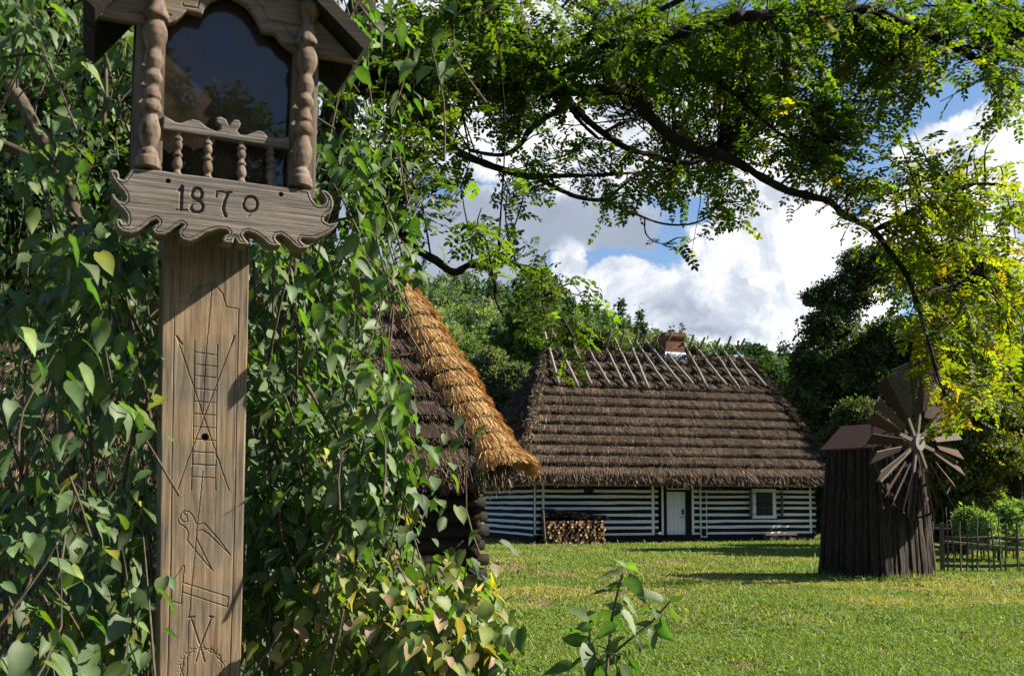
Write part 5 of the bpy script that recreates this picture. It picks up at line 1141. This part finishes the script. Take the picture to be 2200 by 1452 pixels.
shrub("lilac_shrub", "tall dense lilac shrub left of and behind the carved shrine", (-2.1, 4.6, 0),
      [(150, 60, 200, 130, 5.1, 1.4, 1300), (120, 250, 190, 150, 5.2, 1.4, 1300), (150, 450, 190, 160, 5.0, 1.5, 1200), (170, 650, 190, 170, 4.7, 1.4, 1200), (150, 850, 180, 180, 4.6, 1.4, 850), (150, 1050, 180, 180, 4.5, 1.4, 800), (170, 1250, 190, 180, 4.4, 1.3, 800), (150, 1420, 190, 120, 4.2, 1.2, 650), (450, 250, 280, 300, 5.6, 1.0, 1500), (440, 700, 200, 300, 5.4, 1.0, 1200), (430, 1200, 200, 300, 5.2, .9, 1200), (60, 250, 330, 330, 7.2, .6, 1800), (420, 350, 200, 300, 7.2, .6, 1300), (80, 900, 300, 520, 6.9, .5, 3200), (420, 1000, 220, 420, 6.7, .5, 1300), (30, 240, 40, 70, 3.0, .12, 14), (195, 575, 50, 70, 3.1, .2, 24), (150, 1050, 75, 60, 2.9, .15, 30), (60, 1150, 60, 40, 2.9, .15, 18), (110, 820, 70, 90, 3.2, .2, 22), (90, 1310, 80, 60, 2.8, .2, 26), (200, 1390, 70, 60, 3.1, .2, 26), (40, 1430, 70, 40, 2.7, .15, 16), (220, 60, 50, 60, 3.6, .2, 20)],
      left_st + rstems(-3.2, -1.2, 4.2, 6.0, 24, 1.6, 3.6), .09, GR, GRW)
shrub("lilac_shrub", "bushy green lilac shrub between the shrine post and the barn", (-1.35, 4.6, 0),
      [(660, -140, 130, 130, 4.7, .7, 1500), (560, -220, 120, 120, 5.0, .7, 1100), (700, -300, 120, 100, 4.8, .7, 700), (640, 120, 90, 120, 4.9, .8, 420), (740, 330, 80, 170, 4.6, .7, 520), (830, 480, 75, 100, 4.4, .5, 260), (640, 620, 110, 110, 4.7, .9, 950), (760, 640, 85, 110, 4.4, .6, 520), (620, 800, 110, 120, 4.6, .6, 1000), (735, 790, 85, 110, 4.3, .7, 480), (620, 970, 110, 120, 4.5, .55, 1000), (760, 960, 85, 100, 4.3, .6, 420), (825, 1000, 42, 70, 4.1, .3, 100), (620, 1130, 110, 120, 4.5, .5, 850), (755, 1120, 95, 90, 4.3, .6, 600), (865, 1090, 32, 60, 4.1, .3, 60), (620, 1330, 120, 140, 4.6, .5, 850), (840, 1205, 60, 60, 4.0, .4, 130), (950, 1240, 45, 30, 3.9, .15, 24), (760, 90, 60, 90, 4.4, .5, 130), (860, 130, 60, 70, 4.1, .3, 34), (960, 70, 35, 35, 3.8, .1, 14), (905, 110, 25, 35, 3.8, .1, 9), (870, 230, 40, 60, 4.0, .3, 26), (905, 550, 40, 50, 4.0, .2, 36), (985, 950, 30, 20, 3.9, .1, 5), (920, 1080, 25, 15, 3.9, .1, 6), (800, 880, 60, 60, 4.1, .3, 110), (720, 480, 90, 90, 4.7, .6, 420), (1010, 1210, 35, 35, 3.8, .1, 18)],  # first three patches, out of view, added to shade the left shrub
      [(PS([(640, 560), (600, 690), (580, 800), (585, 1000), (600, 1600)], 4.5), .014, .02), (PS([(700, 790), (880, 760)], 4.2), .007, .003), (PS([(620, 790), (660, 830), (700, 900), (770, 1000)], 4.1), .01, .004), (PS([(545, 560), (548, 620), (552, 660)], 3.9), .006, .005), (PS([(700, 480), (830, 440), (930, 330)], 4.2), .007, .003), (PS([(690, 120), (740, 60), (780, -20)], 4.0), .006, .004)]
      + rstems(-1.9, -.9, 4.2, 5.4, 13, 1.4, 3.2), .085, GR, GRW)
shrub("dogwood_shrub", "low shrub with yellowing and pinkish leaves right of the post base", (-.75, 3.9, 0),
      [(820, 1300, 110, 60, 3.85, .25, 330), (960, 1330, 90, 60, 3.5, .25, 420), (900, 1410, 140, 60, 3.45, .25, 560), (720, 1410, 120, 60, 3.9, .2, 260), (1040, 1400, 55, 60, 3.5, .2, 130), (790, 1260, 50, 30, 3.85, .15, 60), (1000, 1290, 40, 40, 3.5, .2, 60), (640, 1330, 70, 40, 4.0, .12, 40)],
      rstems(-1.3, -.3, 3.5, 4.3, 16, .8, 1.35, .01), .082, YE, YEW)
# sapling in the lawn: leaves traced base-to-tip (zoom origin 1100,1150 x3.667)
YS = 3.5
def zs_(x, y, Y=YS): return P(1100 + x / 3.667, 1150 + y / 3.667, Y)
sap0 = zs_(740, 1107); sb0 = np.array([sap0[0] + .02, YS, 0])
sap = empty("lilac_sapling", "young lilac sapling with large drooping leaves in the front of the lawn", "sapling", tuple(sb0), 0)
b = B()
for pl, ra, rb in (([(745, 1107), (755, 960), (765, 860), (790, 640), (820, 500), (850, 370), (880, 265)], .0075, .003), ([(770, 960), (830, 900), (950, 800), (1100, 680), (1250, 510)], .006, .0028), ([(595, 1107), (605, 960), (612, 800), (615, 690)], .005, .003), ([(745, 1090), (690, 990), (600, 930), (560, 900)], .005, .003)):
    w3 = np.array([zs_(x, y, YS + .02 * rng.standard_normal()) for x, y in pl]) - sb0; b.tube(spline(w3, len(pl) * 4), np.linspace(ra, rb, len(pl) * 4), 6)
b.tube([(sap0 - sb0) * [1, 1, 1], (sap0 - sb0) * [.4, 1, .5], (0, 0, -.05)], [.008, .011, .013], 7)
w3 = zs_(597, 1107) - sb0; b.tube([w3, w3 * [.4, 1, .4], (0.01, .02, -.05)], [.005, .008, .01], 6)
b.build("stem", M['stem'], sap, smooth=True)
SLV = [(880, 245, 800, 165), (905, 250, 1045, 265), (825, 295, 660, 295), (910, 325, 1035, 470), (865, 400, 710, 445), (830, 430, 630, 445), (780, 440, 745, 355), (880, 410, 960, 510), (1185, 520, 1045, 420), (1250, 490, 1345, 460), (860, 575, 735, 535), (860, 575, 780, 630), (880, 500, 1025, 625), (1120, 600, 1030, 545), (1130, 590, 1130, 665), (1180, 600, 1240, 680), (1265, 570, 1355, 720), (1100, 700, 980, 680), (1090, 740, 1135, 870), (1160, 685, 1270, 820), (870, 590, 980, 760), (600, 690, 440, 520), (600, 600, 680, 680), (610, 740, 470, 690), (590, 790, 395, 740), (590, 840, 400, 800), (820, 740, 620, 770), (600, 850, 600, 1040), (680, 870, 800, 905), (690, 620, 895, 780), (890, 800, 780, 860), (980, 810, 1035, 915), (1040, 800, 1130, 910), (900, 860, 950, 930), (720, 980, 600, 1100), (770, 1030, 710, 1107), (800, 990, 880, 1120), (930, 980, 1040, 1120), (600, 960, 440, 990), (470, 1040, 270, 1100), (700, 930, 870, 920), (640, 1000, 500, 960), (760, 900, 830, 830), (860, 900, 940, 960), (690, 960, 760, 900), (830, 940, 760, 1010), (700, 1050, 640, 1130), (860, 1050, 960, 1140)]
lb = B(); pos = []; axs = []; siz = []
for x0, y0, x1, y1 in SLV:
    yb = YS + .06 * rng.standard_normal(); a = zs_(x0, y0, yb); c = zs_(x1, y1, yb + .045 * rng.standard_normal()); pos.append(a - sb0); axs.append(c - a); siz.append(np.linalg.norm(c - a) * 1.12)
pos = np.array(pos); axs = np.array(axs); nr = np.array([.3, -.3, .7]) + .45 * rng.standard_normal(pos.shape)
cl = palette(len(pos), GR[:4], None, .12) * 1.15
for k in range(5):
    m_ = np.arange(len(pos)) % 5 == k; scatter(lb, LIL[k][0] * [.9, 1, 1], LIL[k][1], None, pos[m_], frames(axs[m_], nr[m_]), np.array(siz)[m_], cl[m_], vf=VF)
lb.build("foliage", M['lilac'], sap, smooth=True)

# ================================================================== GROUND, BARE EARTH, GRASS
def dirt_mask(x, y):
    """bare, worn patches of the lawn"""
    f = fbm(x, y, .35, 41); m_ = np.clip((f - .60) / .08, 0, 1) * .8
    for (px, py, rx, ry) in ((1110, 1216, 95, 15), (1200, 1234, 95, 14), (1160, 1290, 70, 18), (1340, 1275, 130, 17), (1960, 1262, 75, 12), (1450, 1205, 160, 11), (1600, 1430, 110, 24), (1900, 1400, 90, 18)):
        c = G(px, py); sx = rx / F * c[1]; sy = abs(G(px, py - ry)[1] - G(px, py + ry)[1]) / 2
        hv = (x - C0[0]) * CW[0] + (y - C0[1]) * CW[1]; hu = (x - C0[0]) * CU[0] + (y - C0[1]) * CU[1]; m_ = np.maximum(m_, np.where((hu > -1) & (hu < LEN + 1) & (hv < .5), np.clip((hv + 1.2 + fbm(x, y, 1.2, 8) - .5) / .5, 0, 1), 0))
        m_ = np.maximum(m_, np.clip(1.5 - 1.5 * np.sqrt(((x - c[0]) / sx) ** 2 + ((y - c[1]) / sy) ** 2) + (fbm(x, y, 1.6, 5) - .5) * 1.6, 0, 1))
    return m_
def ground_mat():
    m, nt, bs = newmat("lawn_soil"); N = nt.nodes; L = nt.links
    tc = N.new("ShaderNodeTexCoord"); n1 = N.new("ShaderNodeTexNoise"); n1.inputs["Scale"].default_value = .6; n1.inputs["Detail"].default_value = 8
    n2 = N.new("ShaderNodeTexNoise"); n2.inputs["Scale"].default_value = 9; n2.inputs["Detail"].default_value = 8; n2.inputs["Roughness"].default_value = .7
    for n in (n1, n2): L.new(tc.outputs["Object"], n.inputs["Vector"])
    r1 = N.new("ShaderNodeValToRGB"); r1.color_ramp.elements[0].position = .35; r1.color_ramp.elements[1].position = .65; r1.color_ramp.elements[0].color = (.055, .072, .018, 1); r1.color_ramp.elements[1].color = (.095, .095, .032, 1)
    r2 = N.new("ShaderNodeValToRGB"); r2.color_ramp.elements[0].position = .3; r2.color_ramp.elements[1].position = .7; r2.color_ramp.elements[0].color = (.5, .5, .5, 1); r2.color_ramp.elements[1].color = (1.3, 1.3, 1.3, 1)
    L.new(n1.outputs["Fac"], r1.inputs["Fac"]); L.new(n2.outputs["Fac"], r2.inputs["Fac"])
    mx = N.new("ShaderNodeMix"); mx.data_type = 'RGBA'; mx.blend_type = 'MULTIPLY'; mx.inputs["Factor"].default_value = 1
    L.new(r1.outputs["Color"], mx.inputs["A"]); L.new(r2.outputs["Color"], mx.inputs["B"])
    at = N.new("ShaderNodeAttribute"); at.attribute_name = "Col"; sp = N.new("ShaderNodeSeparateColor"); L.new(at.outputs["Color"], sp.inputs[0])
    m2 = N.new("ShaderNodeMix"); m2.data_type = 'RGBA'; L.new(sp.outputs[0], m2.inputs["Factor"]); L.new(mx.outputs["Result"], m2.inputs["A"]); m2.inputs["B"].default_value = (.13, .085, .052, 1)
    L.new(m2.outputs["Result"], bs.inputs["Base Color"]); bs.inputs["Roughness"].default_value = 1; bs.inputs["Specular IOR Level"].default_value = .05
    bp = N.new("ShaderNodeBump"); bp.inputs["Strength"].default_value = .6; bp.inputs["Distance"].default_value = .03; L.new(n2.outputs["Fac"], bp.inputs["Height"]); L.new(bp.outputs[0], bs.inputs["Normal"])
    return m
b = B(); xs = np.concatenate([[-900, -300, -60], np.linspace(-12, 26, 153), [60, 300, 900]]); ys = np.concatenate([[-900, -200, -30], np.linspace(0, 50, 201), [80, 200, 500, 2400]])
gx, gy = np.meshgrid(xs, ys, indexing='ij'); nx_, ny_ = len(xs), len(ys); i = np.arange(nx_ - 1)[:, None]; j = np.arange(ny_ - 1)[None]
dm = dirt_mask(gx, gy)
b.add(np.stack([gx, gy, 0 * gx], -1).reshape(-1, 3), np.stack([i * ny_ + j, (i + 1) * ny_ + j, (i + 1) * ny_ + j + 1, i * ny_ + j + 1], -1).reshape(-1, 4), col=np.repeat(dm.reshape(-1, 1), 3, 1))
tag(b.build("ground", ground_mat(), None, smooth=True), kind="structure")
# grass blades, thinner and denser near the viewer
NB_ = NGRASS
u = rng.random(NB_); Yg = 1 / (1 / 7.0 + u * (1 / 46.0 - 1 / 7.0)); Yg = np.where(rng.random(NB_) < .35, rng.uniform(7, 46, NB_), Yg)
Xg = Yg * rng.uniform(-.14, .58, NB_)
dmg = dirt_mask(Xg, Yg); f1 = fbm(Xg, Yg, .5, 61); f2 = fbm(Xg, Yg, 2.5, 71)
keep = rng.random(NB_) > dmg * .9
inC = ((Xg - C0[0]) * CW[0] + (Yg - C0[1]) * CW[1]) > -.2; keep &= ~(inC & (((Xg - C0[0]) * CU[0] + (Yg - C0[1]) * CU[1]) > -.1) & (((Xg - C0[0]) * CU[0] + (Yg - C0[1]) * CU[1]) < LEN))
lx = (Xg - MC[0]) * MR[0] + (Yg - MC[1]) * MR[1]; ly = (Xg - MC[0]) * ML[0] + (Yg - MC[1]) * ML[1]; keep &= ~((lx > .05) & (lx < MW) & (ly > .05) & (ly < MDp))
Xg, Yg, f1, f2 = Xg[keep], Yg[keep], f1[keep], f2[keep]; n = len(Xg)
hgt = (.018 + .035 * f2 * f1 * 2 + .018 * rng.random(n)) * (1 + .008 * Yg) * (1 + 1.6 * (rng.random(n) < .01)); wd = (.0035 + .0005 * Yg) * (.7 + .6 * rng.random(n)); az = rng.random(n) * 6.283
lean = .5 * rng.standard_normal((n, 2)) * hgt[:, None]
# longer tufts where the mower does not reach: round the windmill, along the cottage and barn walls
lx = (Xg - MC[0]) * MR[0] + (Yg - MC[1]) * MR[1]; ly = (Xg - MC[0]) * ML[0] + (Yg - MC[1]) * ML[1]
dmill = np.hypot(np.maximum(np.maximum(-lx, lx - MW), 0), np.maximum(np.maximum(-ly, ly - MDp), 0))
dbarn = np.abs((Xg - B0[0]) * BW[0] + (Yg - B0[1]) * BW[1] + .35); dbarn = np.where((Xg - B0[0]) * BU[0] + (Yg - B0[1]) * BU[1] < .5, dbarn, 9)
tf = 1 + 3.2 * np.clip(1 - np.minimum(dmill / .35, dbarn / .5), 0, 1) * rng.random(n) + .7 * np.clip((fbm(Xg, Yg, 1.3, 77) - .66) / .1, 0, 1) * rng.random(n)
base = np.stack([Xg, Yg, 0 * Xg], -1); sdv = np.stack([np.cos(az), np.sin(az), 0 * az], -1) * wd[:, None]
midp = base + np.stack([lean[:, 0] * .35, lean[:, 1] * .35, hgt * .6], -1); hgt = hgt * tf; tip = base + np.stack([lean[:, 0] * 1.2, lean[:, 1] * 1.2, hgt], -1)
v = np.stack([base - sdv, base + sdv, midp + sdv * .8, midp - sdv * .8, tip], 1).reshape(-1, 3); o_ = np.arange(n)[:, None] * 5
dry = np.clip((f1 - .52) / .22 + .5 * (rng.random(n) - .5), 0, 1)[:, None]
col = (1 - dry) * palette(n, [(.235, .33, .066), (.29, .37, .078), (.175, .26, .056)]) + dry * palette(n, [(.44, .4, .13), (.52, .45, .18), (.34, .36, .09)])
b = B(); b.add(v, o_ + [0, 1, 2, 3], o_ + [3, 2, 4], col=np.repeat(col, 5, 0))
tag(b.build("grass", M['grass'], None), "short mown grass of the lawn with dry patches", "grass", kind="stuff")
# broad-leaved weeds and clover scattered in the lawn
b = B(); k = 2600; yy = 7.5 + 16 * rng.random(k) ** 1.5; xx = yy * rng.uniform(-.1, .56, k); sel = fbm(xx, yy, .8, 91) > .52; xx, yy = xx[sel], yy[sel]
pos = np.repeat(np.stack([xx, yy, .02 + 0 * xx], -1), 5, 0) + np.stack([.05 * rng.standard_normal(5 * len(xx)), .05 * rng.standard_normal(5 * len(xx)), .02 * rng.random(5 * len(xx))], -1); k = len(pos); az = rng.random(k) * 6.283
mcx = np.array([(MC + MR * .2 + ML * .1)[0], (MC)[1] - .15, .03]); ex = mcx + np.stack([.9 * rng.standard_normal(500) - .3, .25 * rng.standard_normal(500), .12 * rng.random(500)], -1); pos = np.concatenate([pos, ex]); k = len(pos); az = rng.random(k) * 6.283
scatter(b, LIL[0][0] * [1.1, 1, 1], LIL[0][1], None, pos, frames(np.stack([np.cos(az), np.sin(az), .5 * rng.random(k)], -1), np.array([0, 0, 1.0]) + .35 * rng.standard_normal((k, 3))), .05 * (.6 + .8 * rng.random(k)), palette(k, [(.07, .13, .03), (.1, .16, .035), (.06, .1, .03)]))
tag(b.build("lawn_weeds", M['lilac'], None), "low broad leaved weeds scattered through the lawn", "weeds", kind="stuff")

# fallen yellow leaves and small yellow flowers in the grass
b = B(); k = 900; yy = 8 + 26 * rng.random(k) ** 1.4; xx = yy * rng.uniform(-.1, .56, k); az = rng.random(k) * 6.283
scatter(b, LIL[2][0], LIL[2][1], None, np.stack([xx, yy, .035 + .02 * rng.random(k)], -1), frames(np.stack([np.cos(az), np.sin(az), .2 * rng.standard_normal(k)], -1), np.array([0, 0, 1.0]) + .4 * rng.standard_normal((k, 3))), .035 * (.6 + .9 * rng.random(k)), palette(k, [(.55, .4, .06), (.4, .25, .1), (.5, .45, .12), (.3, .2, .1)]))
tag(b.build("fallen_leaves", M['lilac'], None), "small fallen yellow and brown leaves lying in the lawn", "leaves", kind="stuff")
